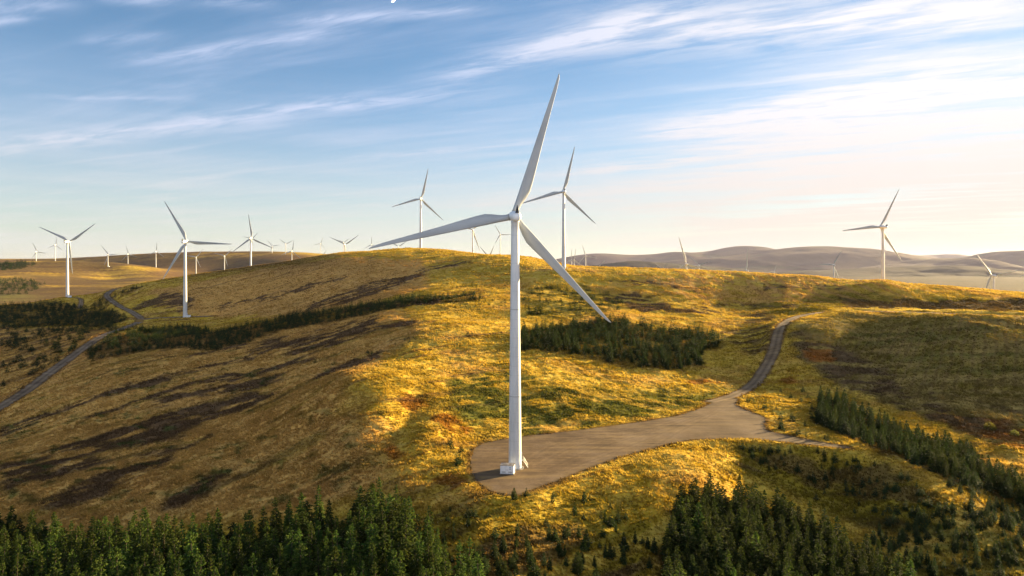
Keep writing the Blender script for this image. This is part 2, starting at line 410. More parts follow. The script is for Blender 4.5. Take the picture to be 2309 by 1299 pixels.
def blob(px, py, rx, ry, c, s):
    region(hit_poly([(px + rx * math.cos(t), py + ry * math.sin(t)) for t in np.arange(0, 6.28, .5)]), c, s, 1.5)
for px, py, rx, ry in [(925,912,28,16),(1005,955,30,14),(1015,1082,34,16),(1030,1098,25,8),(880,1022,22,18),(1045,975,22,8),(1580,862,40,6),(1790,860,26,10),(1840,800,30,22)]:
    blob(px, py, rx, ry, BRACK, .8)
LFm = LF * near
mix(COL, HEATH * 1.1, np.clip(1.9 * STL - .5, 0, 1) * LFm * .8)
# dark rushes in clumps on the left slope
for _ in range(150):
    px, py = rng.uniform(0, 900), rng.uniform(780, 1130)
    if (px > 760 and py < 900): continue
    s_ = (py - 560) / 400
    blob(px, py, rng.uniform(6, 20) * s_, rng.uniform(2, 5) * s_, GREEN * rng.uniform(.6, 1.1), rng.uniform(.5, .9))
region(band_poly([(1880,697,704),(2000,695.5,702),(2150,698,706),(2309,705,712),(2380,707,716)]), STRAW, .9, 1.5)
# old wheel tracks and planting lines on the right crest
plough = np.sin(GX / 2.4 + .25 * GY / 9 + 2.2 * fbm(GX / 40, GY / 40, 2, 95))
pm = sstep(1480, 1560, PXC)[None] * (1 - sstep(2000, 2100, PXC))[None] * sstep(560, 620, GY) * (1 - sstep(750, 800, GY))
mix(COL, DRYB * .8, np.clip(plough, 0, 1) * pm * .85 * (nzA > -.2))
plough2 = np.sin((GX * .8 - GY * .6) / .72 + 2.0 * fbm(GX / 30, GY / 30, 2, 96))
pm2 = sstep(1830, 1900, PXC)[None] * sstep(300, 340, GY) * (1 - sstep(420, 450, GY))
mix(COL, EARTH, np.clip(plough2, 0, 1) * pm2 * .38)
# far left country
region(hit_poly([(-60,628),(60,625),(120,640),(60,664),(-60,668)]), GREEN * 1.3, .75, 30, -.15, 40)
region(hit_poly([(-60,594),(70,590),(84,596),(50,606),(-60,612)]), GREEN * .8, .95, 30)
region(hit_poly([(-60,648),(80,652),(150,668),(60,682),(-60,684)]), np.array([.10,.14,.05]), .8, 20)
region(hit_poly([(40,624),(220,626),(215,640),(90,652)]), EARTH * 1.3, .7, 30, -.1, 41)
region(hit_poly([(330,588),(760,574),(700,600),(440,622),(400,612),(345,600)]), EARTH * 1.1, .75, 60)
lf = (1 - sstep(560, 700, PXC))[None] * sstep(1050, 1300, GY)
mix(COL, np.array([.15, .10, .04]), lf * np.clip(.8 + 1.3 * fbm(GX / 130, GY / 210, 5, 97), .15, .95))
far_streak = fbm((GX * .8 + GY * .6) / 160, (-GX * .6 + GY * .8) / 16, 4, 94)
mix(COL, HEATH, lf * np.clip(1.8 * far_streak + .05, 0, .9))
mix(COL, EARTH * 1.2, sstep(3100, 3500, GY) * .55 * np.clip(.5 + fbm(GX / 250, GY / 250, 4, 99), 0, 1))
mix(COL, HEATH * 1.4, sstep(1000, 1500, GY) * .8 * np.clip(1.4 * fbm(GX / 190, GY / 330, 5, 98) - .1, 0, 1))
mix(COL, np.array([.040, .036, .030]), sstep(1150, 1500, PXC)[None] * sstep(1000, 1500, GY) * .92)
# worn verge beside gravel
mix(COL, EARTH * 1.15, (1 - sstep(.2, 1.6, GRAVEL + .9 * nzB)) * .8)
COL *= (1 + .28 * nzC * (1 - sstep(350, 800, GY)) + .18 * nzB + .10 * nzA)[..., None]
COL = np.clip(COL, .01, .8)

def ground_col(x, y):
    px = CX + x / y * F
    return COL[np.clip(np.searchsorted(YR, y), 0, NY - 1), np.clip(np.searchsorted(PXC, px), 0, NX - 1)]
def gravel_d(x, y):
    px = CX + x / y * F
    return GRAVEL[np.clip(np.searchsorted(YR, y), 0, NY - 1), np.clip(np.searchsorted(PXC, px), 0, NX - 1)]

# ---------------------------------------------------------------- materials
def new_mat(name):
    m_ = bpy.data.materials.new(name); m_.use_nodes = True
    nt = m_.node_tree; nt.nodes.clear()
    out = nt.nodes.new('ShaderNodeOutputMaterial'); b = nt.nodes.new('ShaderNodeBsdfPrincipled')
    nt.links.new(b.outputs[0], out.inputs[0])
    return m_, nt, b, out
def nd(nt, t, **kw):
    x = nt.nodes.new(t)
    for k, v in kw.items():
        if k.startswith('i_'):
            key = k[2:]; x.inputs[int(key) if key.isdigit() else key].default_value = v
        else: setattr(x, k, v)
    return x
def ramp(nt, stops):
    r = nt.nodes.new('ShaderNodeValToRGB'); e = r.color_ramp.elements
    while len(e) < len(stops): e.new(.5)
    for q, (p, c) in zip(e, stops): q.position = p; q.color = c if len(c) == 4 else (*c, 1)
    return r

def mat_ground():
    m_, nt, b, _ = new_mat('moorland'); L = nt.links.new
    a = nd(nt, 'ShaderNodeVertexColor', layer_name='albedo')
    tc = nd(nt, 'ShaderNodeNewGeometry')
    n1 = nd(nt, 'ShaderNodeTexNoise', i_Scale=1.1, i_Detail=5.0, i_Roughness=.65); L(tc.outputs['Position'], n1.inputs['Vector'])
    r1 = ramp(nt, [(.32, (.48, .46, .43)), (.5, (.92, .92, .92)), (.68, (1.0, 1.0, 1.0))]); L(n1.outputs[0], r1.inputs[0])
    mx = nd(nt, 'ShaderNodeMix', data_type='RGBA', blend_type='MULTIPLY', i_0=.75)
    L(a.outputs[0], mx.inputs[6]); L(r1.outputs[0], mx.inputs[7])
    L(mx.outputs[2], b.inputs['Base Color']); b.inputs['Roughness'].default_value = 1; b.inputs['Specular IOR Level'].default_value = .05
    n2 = nd(nt, 'ShaderNodeTexNoise', i_Scale=.75, i_Detail=4.0, i_Roughness=.7); L(tc.outputs['Position'], n2.inputs['Vector'])
    bp = nd(nt, 'ShaderNodeBump', i_Strength=1.0, i_Distance=.8); L(n2.outputs[0], bp.inputs['Height']); L(bp.outputs[0], b.inputs['Normal'])
    return m_
def mat_gravel():
    m_, nt, b, _ = new_mat('gravel'); L = nt.links.new
    tc = nd(nt, 'ShaderNodeNewGeometry')
    n1 = nd(nt, 'ShaderNodeTexNoise', i_Scale=.09, i_Detail=6.0, i_Roughness=.6); L(tc.outputs['Position'], n1.inputs['Vector'])
    r1 = ramp(nt, [(.34, (.10, .062, .032)), (.5, (.15, .098, .053)), (.64, (.19, .132, .08))]); L(n1.outputs[0], r1.inputs[0])
    n2 = nd(nt, 'ShaderNodeTexNoise', i_Scale=2.4, i_Detail=4.0, i_Roughness=.7); L(tc.outputs['Position'], n2.inputs['Vector'])
    r2 = ramp(nt, [(.3, (.5, .5, .5)), (.65, (1, 1, 1))]); L(n2.outputs[0], r2.inputs[0])
    mp = nd(nt, 'ShaderNodeMapping'); mp.inputs['Rotation'].default_value = (0, 0, R(-38)); mp.inputs['Scale'].default_value = (.10, 1.0, 1); L(tc.outputs['Position'], mp.inputs[0])
    n3 = nd(nt, 'ShaderNodeTexNoise', i_Scale=.45, i_Detail=4.0, i_Distortion=.6); L(mp.outputs[0], n3.inputs['Vector'])
    r3 = ramp(nt, [(.45, (0, 0, 0)), (.75, (.45, .45, .45))]); L(n3.outputs[0], r3.inputs[0])
    mx = nd(nt, 'ShaderNodeMix', data_type='RGBA', blend_type='MULTIPLY', i_0=.8); L(r1.outputs[0], mx.inputs[6]); L(r2.outputs[0], mx.inputs[7])
    m3 = nd(nt, 'ShaderNodeMix', data_type='RGBA'); L(r3.outputs[0], m3.inputs[0]); L(mx.outputs[2], m3.inputs[6]); m3.inputs[7].default_value = (.30, .205, .085, 1)
    # paler wheel ruts, stored across the road's width
    at = nd(nt, 'ShaderNodeAttribute', attribute_name='albedo'); m4 = nd(nt, 'ShaderNodeMix', data_type='RGBA', blend_type='MULTIPLY', i_0=1.0)
    L(m3.outputs[2], m4.inputs[6]); L(at.outputs['Color'], m4.inputs[7])
    L(m4.outputs[2], b.inputs['Base Color']); b.inputs['Roughness'].default_value = .95; b.inputs['Specular IOR Level'].default_value = .15
    bp = nd(nt, 'ShaderNodeBump', i_Strength=.5, i_Distance=.08); L(n2.outputs[0], bp.inputs['Height']); L(bp.outputs[0], b.inputs['Normal'])
    return m_
def mat_plant(name, trans=.35, vary=.5, scale=3.0):
    m_, nt, b, out = new_mat(name); L = nt.links.new
    a = nd(nt, 'ShaderNodeVertexColor', layer_name='albedo')
    oi = nd(nt, 'ShaderNodeObjectInfo'); tc = nd(nt, 'ShaderNodeNewGeometry')
    n1 = nd(nt, 'ShaderNodeTexNoise', i_Scale=scale, i_Detail=2.0); L(tc.outputs['Position'], n1.inputs['Vector'])
    r1 = ramp(nt, [(.3, (1 - vary, 1 - vary, 1 - vary)), (.7, (1, 1, 1))]); L(n1.outputs[0], r1.inputs[0])
    mx = nd(nt, 'ShaderNodeMix', data_type='RGBA', blend_type='MULTIPLY', i_0=1.0); L(a.outputs[0], mx.inputs[6]); L(r1.outputs[0], mx.inputs[7])
    hs = nd(nt, 'ShaderNodeHueSaturation'); L(mx.outputs[2], hs.inputs['Color'])
    mr = nd(nt, 'ShaderNodeMapRange', i_3=.475, i_4=.515); L(oi.outputs['Random'], mr.inputs[0]); L(mr.outputs[0], hs.inputs['Hue'])
    mr2 = nd(nt, 'ShaderNodeMapRange', i_3=.6, i_4=1.25); L(oi.outputs['Random'], mr2.inputs[0]); L(mr2.outputs[0], hs.inputs['Value'])
    L(hs.outputs[0], b.inputs['Base Color']); b.inputs['Roughness'].default_value = .85; b.inputs['Specular IOR Level'].default_value = .12
    tr = nd(nt, 'ShaderNodeBsdfTranslucent'); L(hs.outputs[0], tr.inputs[0])
    ms = nd(nt, 'ShaderNodeMixShader', i_0=trans); L(b.outputs[0], ms.inputs[1]); L(tr.outputs[0], ms.inputs[2]); L(ms.outputs[0], out.inputs[0])
    return m_
def mat_paint(name, c, rough=.4, dirt=.15, scale=.6, seams=0):
    m_, nt, b, _ = new_mat(name); L = nt.links.new
    tc = nd(nt, 'ShaderNodeTexCoord')
    mp = nd(nt, 'ShaderNodeMapping'); mp.inputs['Scale'].default_value = (1, 1, .15); L(tc.outputs['Object'], mp.inputs[0])
    n1 = nd(nt, 'ShaderNodeTexNoise', i_Scale=scale, i_Detail=5.0, i_Roughness=.6); L(mp.outputs[0], n1.inputs['Vector'])
    r1 = ramp(nt, [(.35, tuple(x * (1 - dirt) for x in c)), (.65, c)]); L(n1.outputs[0], r1.inputs[0])
    src = r1.outputs[0]
    if seams:
        sp = nd(nt, 'ShaderNodeSeparateXYZ'); L(tc.outputs['Object'], sp.inputs[0])
        dv = nd(nt, 'ShaderNodeMath', operation='DIVIDE', i_1=seams); L(sp.outputs[2], dv.inputs[0])
        fr = nd(nt, 'ShaderNodeMath', operation='FRACT'); L(dv.outputs[0], fr.inputs[0])
        lt = nd(nt, 'ShaderNodeMath', operation='LESS_THAN', i_1=.045); L(fr.outputs[0], lt.inputs[0])
        n2 = nd(nt, 'ShaderNodeTexNoise', i_Scale=.5); L(tc.outputs['Object'], n2.inputs['Vector'])
        r2 = ramp(nt, [(.40, (.1, .1, .1)), (.6, (.75, .75, .75))]); L(n2.outputs[0], r2.inputs[0])
        ml = nd(nt, 'ShaderNodeMath', operation='MULTIPLY'); L(lt.outputs[0], ml.inputs[0]); L(r2.outputs[0], ml.inputs[1])
        mx = nd(nt, 'ShaderNodeMix', data_type='RGBA'); L(ml.outputs[0], mx.inputs[0]); L(src, mx.inputs[6]); mx.inputs[7].default_value = (.4, .4, .38, 1)
        src = mx.outputs[2]
    L(src, b.inputs['Base Color']); b.inputs['Roughness'].default_value = rough
    return m_

M_GROUND, M_GRAVEL = mat_ground(), mat_gravel()
M_CROWN, M_GRASS = mat_plant('spruce_needles', .35, .5, 1.6), mat_plant('dry_grass', .45, .4, 1.2)
M_TRUNK = mat_paint('bark', (.09, .06, .04), .95, .5, 4)
M_TOWER = mat_paint('tower_paint', (.60, .61, .61), .42, .24, .5, 2.9)
M_WHITE = mat_paint('nacelle_paint', (.78, .79, .79), .4, .12, .8)
M_BLADE = mat_paint('blade_paint', (.40, .425, .44), .45, .25, .35)
M_BLACK = mat_paint('black_cooler', (.012, .014, .016), .5, .3, 2)
M_STEEL = mat_paint('galvanised', (.40, .40, .38), .45, .3, 3)
M_KIOSK = mat_paint('kiosk_paint', (.78, .80, .82), .5, .12, 1.5)
M_ROOF = mat_paint('kiosk_roof', (.24, .22, .21), .8, .5, 1.2)
M_SIGN = mat_paint('sign_blue', (.03, .25, .36), .5, .1, 3)
M_DARK = mat_paint('dark_plate', (.05, .05, .05), .6, .2, 3)

# ---------------------------------------------------------------- ground mesh
idx = np.arange(NX * NY, dtype=np.int32).reshape(NY, NX)
quads = np.stack([idx[:-1, :-1], idx[:-1, 1:], idx[1:, 1:], idx[1:, :-1]], -1).reshape(-1, 4)
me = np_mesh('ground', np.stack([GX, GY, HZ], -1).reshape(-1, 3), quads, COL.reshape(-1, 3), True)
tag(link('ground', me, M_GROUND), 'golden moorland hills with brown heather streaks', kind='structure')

# gravel pad
lo, hi = PADXY.min(0) - 1, PADXY.max(0) + 1; st_ = .55
gx_, gy_ = np.meshgrid(np.arange(lo[0], hi[0], st_), np.arange(lo[1], hi[1], st_))
sd_ = poly_sd(gx_, gy_, PADXY) + .55 * fbm(gx_ / 2.2, gy_ / 2.2, 3, 500)
cell = (sd_[:-1, :-1] < 0) & (sd_[1:, :-1] < 0) & (sd_[:-1, 1:] < 0) & (sd_[1:, 1:] < 0)
gi = np.arange(gx_.size).reshape(gx_.shape)
q_ = np.stack([gi[:-1, :-1], gi[:-1, 1:], gi[1:, 1:], gi[1:, :-1]], -1)[cell]
use = np.unique(q_); inv = np.full(gx_.size, -1); inv[use] = np.arange(len(use))
tone = 1 + .16 * fbm(gx_ / 9, gy_ / 9, 4, 505) + .10 * fbm(gx_ / 1.4, gy_ / 1.4, 3, 506)
for bend in (-9, -3, 3, 9, 16):                        # lorries turning in from the road
    tr = catmull([(wx(1690, 352) , 352, 0), (wx(1610, 312) + bend * .2, 306, 0), (wx(1480, 268) + bend * .5, 266 - bend * .3, 0), (wx(1330, 232) + bend, 238 - bend * .6, 0), (wx(1225, 212) + bend * .6, 214 - bend * .5, 0)], 4)
    d_, _ = line_near(gx_, gy_, tr); d_ = d_ + .25 * fbm(gx_ / 4, gy_ / 4, 2, 507)
    tone += .13 * np.exp(-((d_ - 1.1) / .45) ** 2) - .07 * np.exp(-(d_ / .5) ** 2)
tone *= 1 - .35 * sstep(-2.5, 0, sd_)
pc = np.stack([tone * 1.02, tone, tone * .97], -1)
wd_ = np.clip(1.3 * fbm(gx_ / 3, gy_ / 3, 4, 509) + .8 * sstep(-5, -.5, sd_) - .75, 0, 1)[..., None]
pc = pc * (1 - .6 * wd_) + np.array([1.5, 1.35, .5]) * .6 * wd_
hz_ = PADZ + .05 * fbm(gx_ / 6, gy_ / 6, 3, 508)
me = np_mesh('gravel_pad', np.stack([gx_, gy_, hz_], -1).reshape(-1, 3)[use], inv[q_], pc.reshape(-1, 3)[use], True)
tag(link('gravel_pad', me, M_GRAVEL), 'flat brown gravel hardstanding round the nearest turbine', kind='structure')

for nm, hw, L in ROADS:
    t = np.gradient(L[:, :2], axis=0); t /= np.linalg.norm(t, axis=1)[:, None]; nr = np.stack([-t[:, 1], t[:, 0]], -1)
    offs = np.array([-1, -.72, -.5, -.28, 0, .28, .5, .72, 1.0]); shade = np.array([.55, .95, 1.18, .95, .62, .95, 1.18, .95, .55])
    shade = shade * (1.35 if nm == 'gravel_road' else 1.5)
    V, C = [], []
    for i, p in enumerate(L):
        for o_, s_ in zip(offs, shade):
            jit = rng.normal(0, .18) if abs(o_) == 1 else 0
            q = p[:2] + nr[i] * (o_ * hw + jit)
            V.append((q[0], q[1], p[2] + .02 - .06 * o_ * o_)); C.append((s_ * (.9 if nm == 'valley_road' else 1), s_ * (.95 if nm == 'valley_road' else 1), s_ * (1.1 if nm == 'valley_road' else 1)))
    k = len(offs); ii = np.arange(len(L) * k).reshape(-1, k)
    q = np.stack([ii[:-1, :-1], ii[:-1, 1:], ii[1:, 1:], ii[1:, :-1]], -1).reshape(-1, 4)[:, ::-1]
    tag(link(nm, np_mesh(nm, V, q, np.array(C), True), M_GRAVEL), kind='structure')

# ---------------------------------------------------------------- far hills, each a body of its own
M_HILL = mat_ground()
def far_hill(name, label, crest, Y, depth, seed, c1, c2, base=-95):
    Y *= 1.8; depth *= 1.6; base *= 1.5
    pxs = np.linspace(crest[0][0], crest[-1][0], 260)
    cy = np.interp(pxs, [c[0] for c in crest], [c[1] for c in crest])
    ker = np.hanning(25); ker /= ker.sum(); cy = np.convolve(np.pad(cy, 12, 'edge'), ker, 'valid')
    top = (YH - cy) / F * Y
    t = np.linspace(-1, 1, 90)
    YY = Y + t[:, None] * depth + 0 * pxs[None]
    XX = (pxs[None] - CX) / F * Y + 0 * YY
    prof = np.cos(t * math.pi / 2) ** 1.25
    H = base + (top[None] - base) * prof[:, None]
    rid = fbm(XX / 1500, YY / 1500, 5, seed)
    H = H + rid * 170 * (np.abs(t) ** .8 * prof)[:, None] * 1.6
    c = np.ones(H.shape + (3,)) * np.array(c1)
    k = np.clip(.5 + 1.2 * fbm(XX / 1200, YY / 900, 5, seed + 7), 0, 1)[..., None]
    c = c * (1 - k) + np.array(c2) * k
    k = ((fbm(XX / 900 + 9, YY / 600, 3, seed + 17) > .30) * .7)[..., None]
    c = c * (1 - k) + np.array((.05, .06, .035)) * k
    ii = np.arange(H.size).reshape(H.shape)
    q = np.stack([ii[:-1, :-1], ii[:-1, 1:], ii[1:, 1:], ii[1:, :-1]], -1).reshape(-1, 4)
    tag(link(name, np_mesh(name, np.stack([XX, YY, H], -1).reshape(-1, 3), q, c.reshape(-1, 3), True), M_HILL), label, kind='structure')
HB, HG = (.040, .030, .046), (.13, .088, .066)
far_hill('hills', 'pale rounded hill top far off at the right', [(1940,600),(1990,579),(2040,575),(2080,577),(2110,574),(2140,575),(2170,579),(2220,590),(2300,600)], 15000, 2500, 3, HB, HG)
far_hill('hills', 'rounded hills on the horizon at centre right', [(1150,600),(1230,590),(1290,577),(1330,571.5),(1360,571),(1420,575),(1480,573),(1512,567),(1560,570),(1610,565),(1640,557.5),(1668,554.5),(1700,557),(1735,563),(1800,580),(1900,600)], 11500, 2600, 11, HB, HG)
far_hill('hills', 'broad hill on the horizon behind the right-hand turbine', [(1400,604),(1500,592),(1600,582),(1680,573),(1735,563.5),(1790,557),(1850,555),(1895,558),(1960,569),(2010,577),(2060,586),(2100,591),(2200,600)], 8800, 2300, 21, HB, HG)
far_hill('hills', 'hill saddle low on the horizon at right', [(1950,606),(2060,596),(2110,587),(2150,582.5),(2175,584),(2205,597),(2240,606),(2330,616)], 7000, 1500, 31, HB, HG)
far_hill('hills', 'round hill at the right edge of the picture', [(2120,622),(2190,598),(2230,577),(2265,568),(2300,565.5),(2350,567),(2420,575),(2550,595)], 8200, 1800, 41, HB, HG)
far_hill('hills', 'low dark hill before the right-hand hills', [(1700,622),(1820,612),(1900,607),(2000,602),(2080,598),(2130,602),(2200,612),(2400,630)], 5200, 1200, 51, (.05,.045,.035), (.09,.07,.04), -110)
far_hill('hills', 'low dark forested rise at lower right', [(1900,640),(2080,632),(2200,624),(2280,620),(2400,622),(2600,630)], 4200, 900, 61, (.035,.04,.03), (.075,.06,.035), -130)
far_hill('hills', 'low blue-grey rise left of the right-hand hills', [(1250,606),(1360,596),(1420,590),(1500,594),(1620,602),(1750,612)], 5600, 1300, 71, (.045,.042,.036), (.085,.068,.042), -110)
far_hill('hills', 'faint distant skyline at far left', [(-500,588),(-200,586),(0,584),(60,585),(120,583),(300,590),(500,600)], 12000, 2500, 81, HB, HG)

# ---------------------------------------------------------------- conifers
def conifer_mesh(seed, whorls, per, twigs, slim=.21):
    """unit-height spruce: drooping whorls of needle sprays; returns verts, tris, tone"""
    r = random.Random(seed); V, T, C = [], [], []
    def tri(a, b, c, t0, t1):
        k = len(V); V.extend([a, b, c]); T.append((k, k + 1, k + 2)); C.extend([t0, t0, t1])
    bulge = r.uniform(.85, 1.15); lean = (r.uniform(-.02, .02), r.uniform(-.02, .02))
    for w in range(whorls):
        h = .05 + .91 * (w / (whorls - 1)) ** .92
        rad = slim * bulge * (1 - h) ** .75 * r.uniform(.8, 1.15) * (.75 + .25 * min(1, h / .2)) + .012
        k = max(4, int(per * (1 - .4 * h)))
        a0 = r.uniform(0, 6.28)
        for b in range(k):
            a = a0 + 6.283 * b / k + r.uniform(-.25, .25); L = rad * r.uniform(.7, 1.2)
            up = (.55 if h > .75 else .05 - .35 * (1 - h)) * L
            d = Vector((math.cos(a), math.sin(a), 0)); s = Vector((-d.y, d.x, 0))
            base = Vector((lean[0] * h, lean[1] * h, h)); tip = base + d * L + Vector((0, 0, up + r.uniform(-.01, .012)))
            mid = base + (tip - base) * .5 + Vector((0, 0, .012)); wd = L * .20 + .008
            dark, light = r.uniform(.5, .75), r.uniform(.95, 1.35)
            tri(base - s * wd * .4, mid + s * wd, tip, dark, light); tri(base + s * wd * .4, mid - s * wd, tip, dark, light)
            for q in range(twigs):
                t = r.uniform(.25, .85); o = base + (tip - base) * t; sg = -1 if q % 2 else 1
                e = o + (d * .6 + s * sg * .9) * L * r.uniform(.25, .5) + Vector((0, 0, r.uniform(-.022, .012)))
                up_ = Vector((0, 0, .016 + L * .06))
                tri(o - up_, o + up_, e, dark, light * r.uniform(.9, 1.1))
    for a in (0, 2.1, 4.2):
        s = Vector((math.cos(a), math.sin(a), 0)) * .011
        tri(Vector((lean[0], lean[1], .93)) - s, Vector((lean[0], lean[1], .93)) + s, Vector((lean[0], lean[1], 1.0)), .9, 1.35)
    return np.array([tuple(v) for v in V]), np.array(T), np.array(C)

NEEDLE = np.array([.064, .118, .022])
HI = [conifer_mesh(s, 17, 8, 3, random.Random(s).uniform(.25, .31)) for s in range(6)]
LO = [conifer_mesh(50 + s, 11, 7, 2, random.Random(s).uniform(.34, .44)) for s in range(6)]

def poly_fill(P, spacing, jitter=.35, rows=True):
    lo, hi = P.min(0), P.max(0)
    xs = np.arange(lo[0], hi[0], spacing); ys = np.arange(lo[1], hi[1], spacing)
    X, Y = np.meshgrid(xs, ys); X = X + (np.arange(len(ys)) % 2)[:, None] * spacing * .5
    X = (X + rng.normal(0, jitter * spacing * .5, X.shape)).ravel(); Y = (Y + rng.normal(0, jitter * spacing * .5, Y.shape)).ravel()
    k = poly_sd(X, Y, P) < 0
    return X[k], Y[k]

TREES = []      # x, y, height, stand
def stand(pts, spacing, h0, h1, key, jit=.35, drop=.0, edge=0):
    P = hit_poly(pts); X, Y = poly_fill(P, spacing, jit)
    pat = fbm(X / 14, Y / 14, 3, 300)
    for x, y, p_ in zip(X, Y, pat):
        if rng.random() < drop or p_ < (-.30 if key in ('square', 'midleft', 'knoll') else -.55): continue
        if gravel_d(x, y) < 1.8: continue
        h = rng.uniform(h0, h1) * (1 + .25 * p_)
        TREES.append((x, y, h, key))
def scatter(pts, count, h0, h1, key, clump=.9):
    P = hit_poly(pts); lo, hi = P.min(0), P.max(0); k = 0; tries = 0
    while k < count and tries < count * 60:
        tries += 1
        x, y = rng.uniform(lo[0], hi[0]), rng.uniform(lo[1], hi[1])
        if poly_sd(np.array([x]), np.array([y]), P)[0] > 0 or gravel_d(x, y) < 1.2: continue
        if fbm(np.array([x / 12]), np.array([y / 12]), 3, 310)[0] < clump * rng.uniform(-1, 1): continue
        TREES.append((x, y, rng.uniform(h0, h1) ** 1.0, key)); k += 1
for _s in STANDS: stand(*_s)
scatter([(0,750),(150,740),(290,735),(330,745),(180,790),(90,840),(0,890)], 190, 3.0, 6.0, 'leftscrub', .9)
scatter([(1180,650),(1330,645),(1420,690),(1350,715),(1180,710)], 150, 2.0, 4.2, 'saplings')
scatter([(1020,640),(1140,640),(1140,700),(1000,700)], 70, 1.2, 2.6, 'saplings')
scatter([(980,1160),(1100,1125),(1250,1110),(1420,1140),(1500,1200),(1480,1300),(1000,1310)], 70, 1.6, 3.8, 'pad foot', .8)
scatter([(960,1250),(1480,1230),(1480,1300),(1440,1330),(980,1330)], 44, 2.5, 5.5, 'pad foot', .8)
scatter([(1640,1005),(1900,1020),(2050,1080),(2120,1140),(2060,1190),(1900,1160),(1760,1090)], 90, 1.6, 3.4, 'gully', .9)
scatter([(1950,1190),(2120,1150),(2250,1140),(2320,1180),(2320,1310),(2000,1310)], 190, 1.8, 4.4, 'gully', .8)
scatter([(2080,1050),(2230,1100),(2320,1160),(2320,1190),(2180,1130)], 30, 2.0, 4.0, 'gully')
scatter([(1650,920),(1750,880),(1850,870),(1830,960),(1760,975),(1735,940)], 22, 1.8, 3.6, 'pad corner')
scatter([(1740,985),(1900,1000),(1830,985),(1760,965)], 12, 1.5, 3.0, 'pad corner')
scatter([(1000,985),(1058,1000),(1058,1060),(1030,1050)], 9, 1.8, 3.4, 'pad corner')
scatter([(700,820),(1000,740),(1100,720),(1130,740),(900,800)], 24, 1.2, 2.4, 'hillside')
TREES = [t for t in TREES if t[1] > 118 and -90 < CX + t[0] / t[1] * F < 2400]
def shows(t):
    x, y, h, k = t; px = CX + x / y * F; py_top = YH - (gz(x, y) + h) / y * F
    return -25 < px < 2335 and py_top < 1296
TREES.sort(key=lambda t: -(t[2] / t[1]) * (1 if shows(t) else 1e-3))
LAB = {
    'lowerleft': ('tall dark spruce packed into the plantation along the bottom left edge', 'spruces in the bottom left plantation'),
    'lowerright': ('dark spruce packed into the plantation on the slope at bottom right', 'spruces in the bottom right plantation'),
    'belt': ('bluish green spruce in the diagonal belt below the right-hand bank', 'spruces in the belt below the right bank'),
    'square': ('dark spruce in the compact wood right of the nearest turbine tower', 'spruces in the compact wood behind the pad'),
    'pad foot': ('small spruce growing loosely on the rough slope below the gravel pad', 'young spruces below the gravel pad'),
    'gully': ('small spruce scattered over the gully and spur right of the bottom right wood', 'young spruces on the gully sides'),
    'pad corner': ('short young spruce standing in golden grass at the gravel pad edge', 'young spruces at the pad edge'),
    'midleft': ('low dark spruce in the belt crossing the left hillside', 'spruces in the left hillside belt'),
}
protos = {}
def crown_mesh(i):
    v, t, c = HI[i]; rr = np.hypot(v[:, 0], v[:, 1])
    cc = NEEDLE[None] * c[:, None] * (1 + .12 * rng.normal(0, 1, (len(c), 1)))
    sun_tipmix = np.clip(c - .95, 0, .4)[:, None]; cc = cc * (1 - sun_tipmix) + np.array([.34, .34, .03]) * sun_tipmix  # yellow sunlit tips painted into the needle colour
    return np_mesh('crown', v, t, cc)
def trunk_mesh(i):
    bm = bmesh.new(); add_lathe(bm, [(.019, -.04), (.016, .05), (.010, .5), (.003, .95), (0, .97)], 7)
    me_ = bpy.data.meshes.new('trunk'); bm.to_mesh(me_); bm.free(); me_.materials.append(M_TRUNK); return me_
for i in range(6):
    cm = crown_mesh(i); cm.materials.append(M_CROWN); protos[i] = (cm, trunk_mesh(i))
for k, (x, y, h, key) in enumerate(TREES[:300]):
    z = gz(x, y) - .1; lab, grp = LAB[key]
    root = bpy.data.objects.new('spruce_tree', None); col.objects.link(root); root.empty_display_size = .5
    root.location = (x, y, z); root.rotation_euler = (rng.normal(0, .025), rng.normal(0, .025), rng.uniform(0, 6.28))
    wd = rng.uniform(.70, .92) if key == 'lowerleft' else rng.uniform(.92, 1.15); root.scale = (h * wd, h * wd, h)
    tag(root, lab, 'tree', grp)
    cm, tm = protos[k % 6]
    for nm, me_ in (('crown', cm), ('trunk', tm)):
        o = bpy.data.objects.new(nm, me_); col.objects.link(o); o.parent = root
# the rest in one object
VV, TT, CC, off = [], [], [], 0
for k, (x, y, h, key) in enumerate(TREES[300:]):
    big = h / y > .017
    v, t, c = (HI if big else LO)[int(rng.integers(6))]
    a = rng.uniform(0, 6.28); wd = h * rng.uniform(.95, 1.3) * (1.35 if key in ('leftscrub', 'saplings', 'hillside', 'knoll') else 1)
    ca, sa = math.cos(a), math.sin(a)
    q = np.stack([(v[:, 0] * ca - v[:, 1] * sa) * wd + x, (v[:, 0] * sa + v[:, 1] * ca) * wd + y, v[:, 2] * h + gz(x, y) - .1], -1)
    base = (NEEDLE if h / y > .03 else np.array([.055, .120, .030])) * rng.uniform(.65, 1.2) * np.array([rng.uniform(.85, 1.2), 1, rng.uniform(.8, 1.3)])
    cc = base[None] * c[:, None]; sun_tipmix = np.clip(c - .95, 0, .4)[:, None]; cc = cc * (1 - sun_tipmix) + np.array([.24, .26, .035]) * sun_tipmix  # sunlit tips put into the colour here too
    VV.append(q); TT.append(t + off); CC.append(cc); off += len(v)
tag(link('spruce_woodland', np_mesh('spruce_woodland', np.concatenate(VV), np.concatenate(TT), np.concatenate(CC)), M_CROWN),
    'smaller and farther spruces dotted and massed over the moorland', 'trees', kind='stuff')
print('TREES', len(TREES), 'woodland tris', sum(len(t) for t in TT))

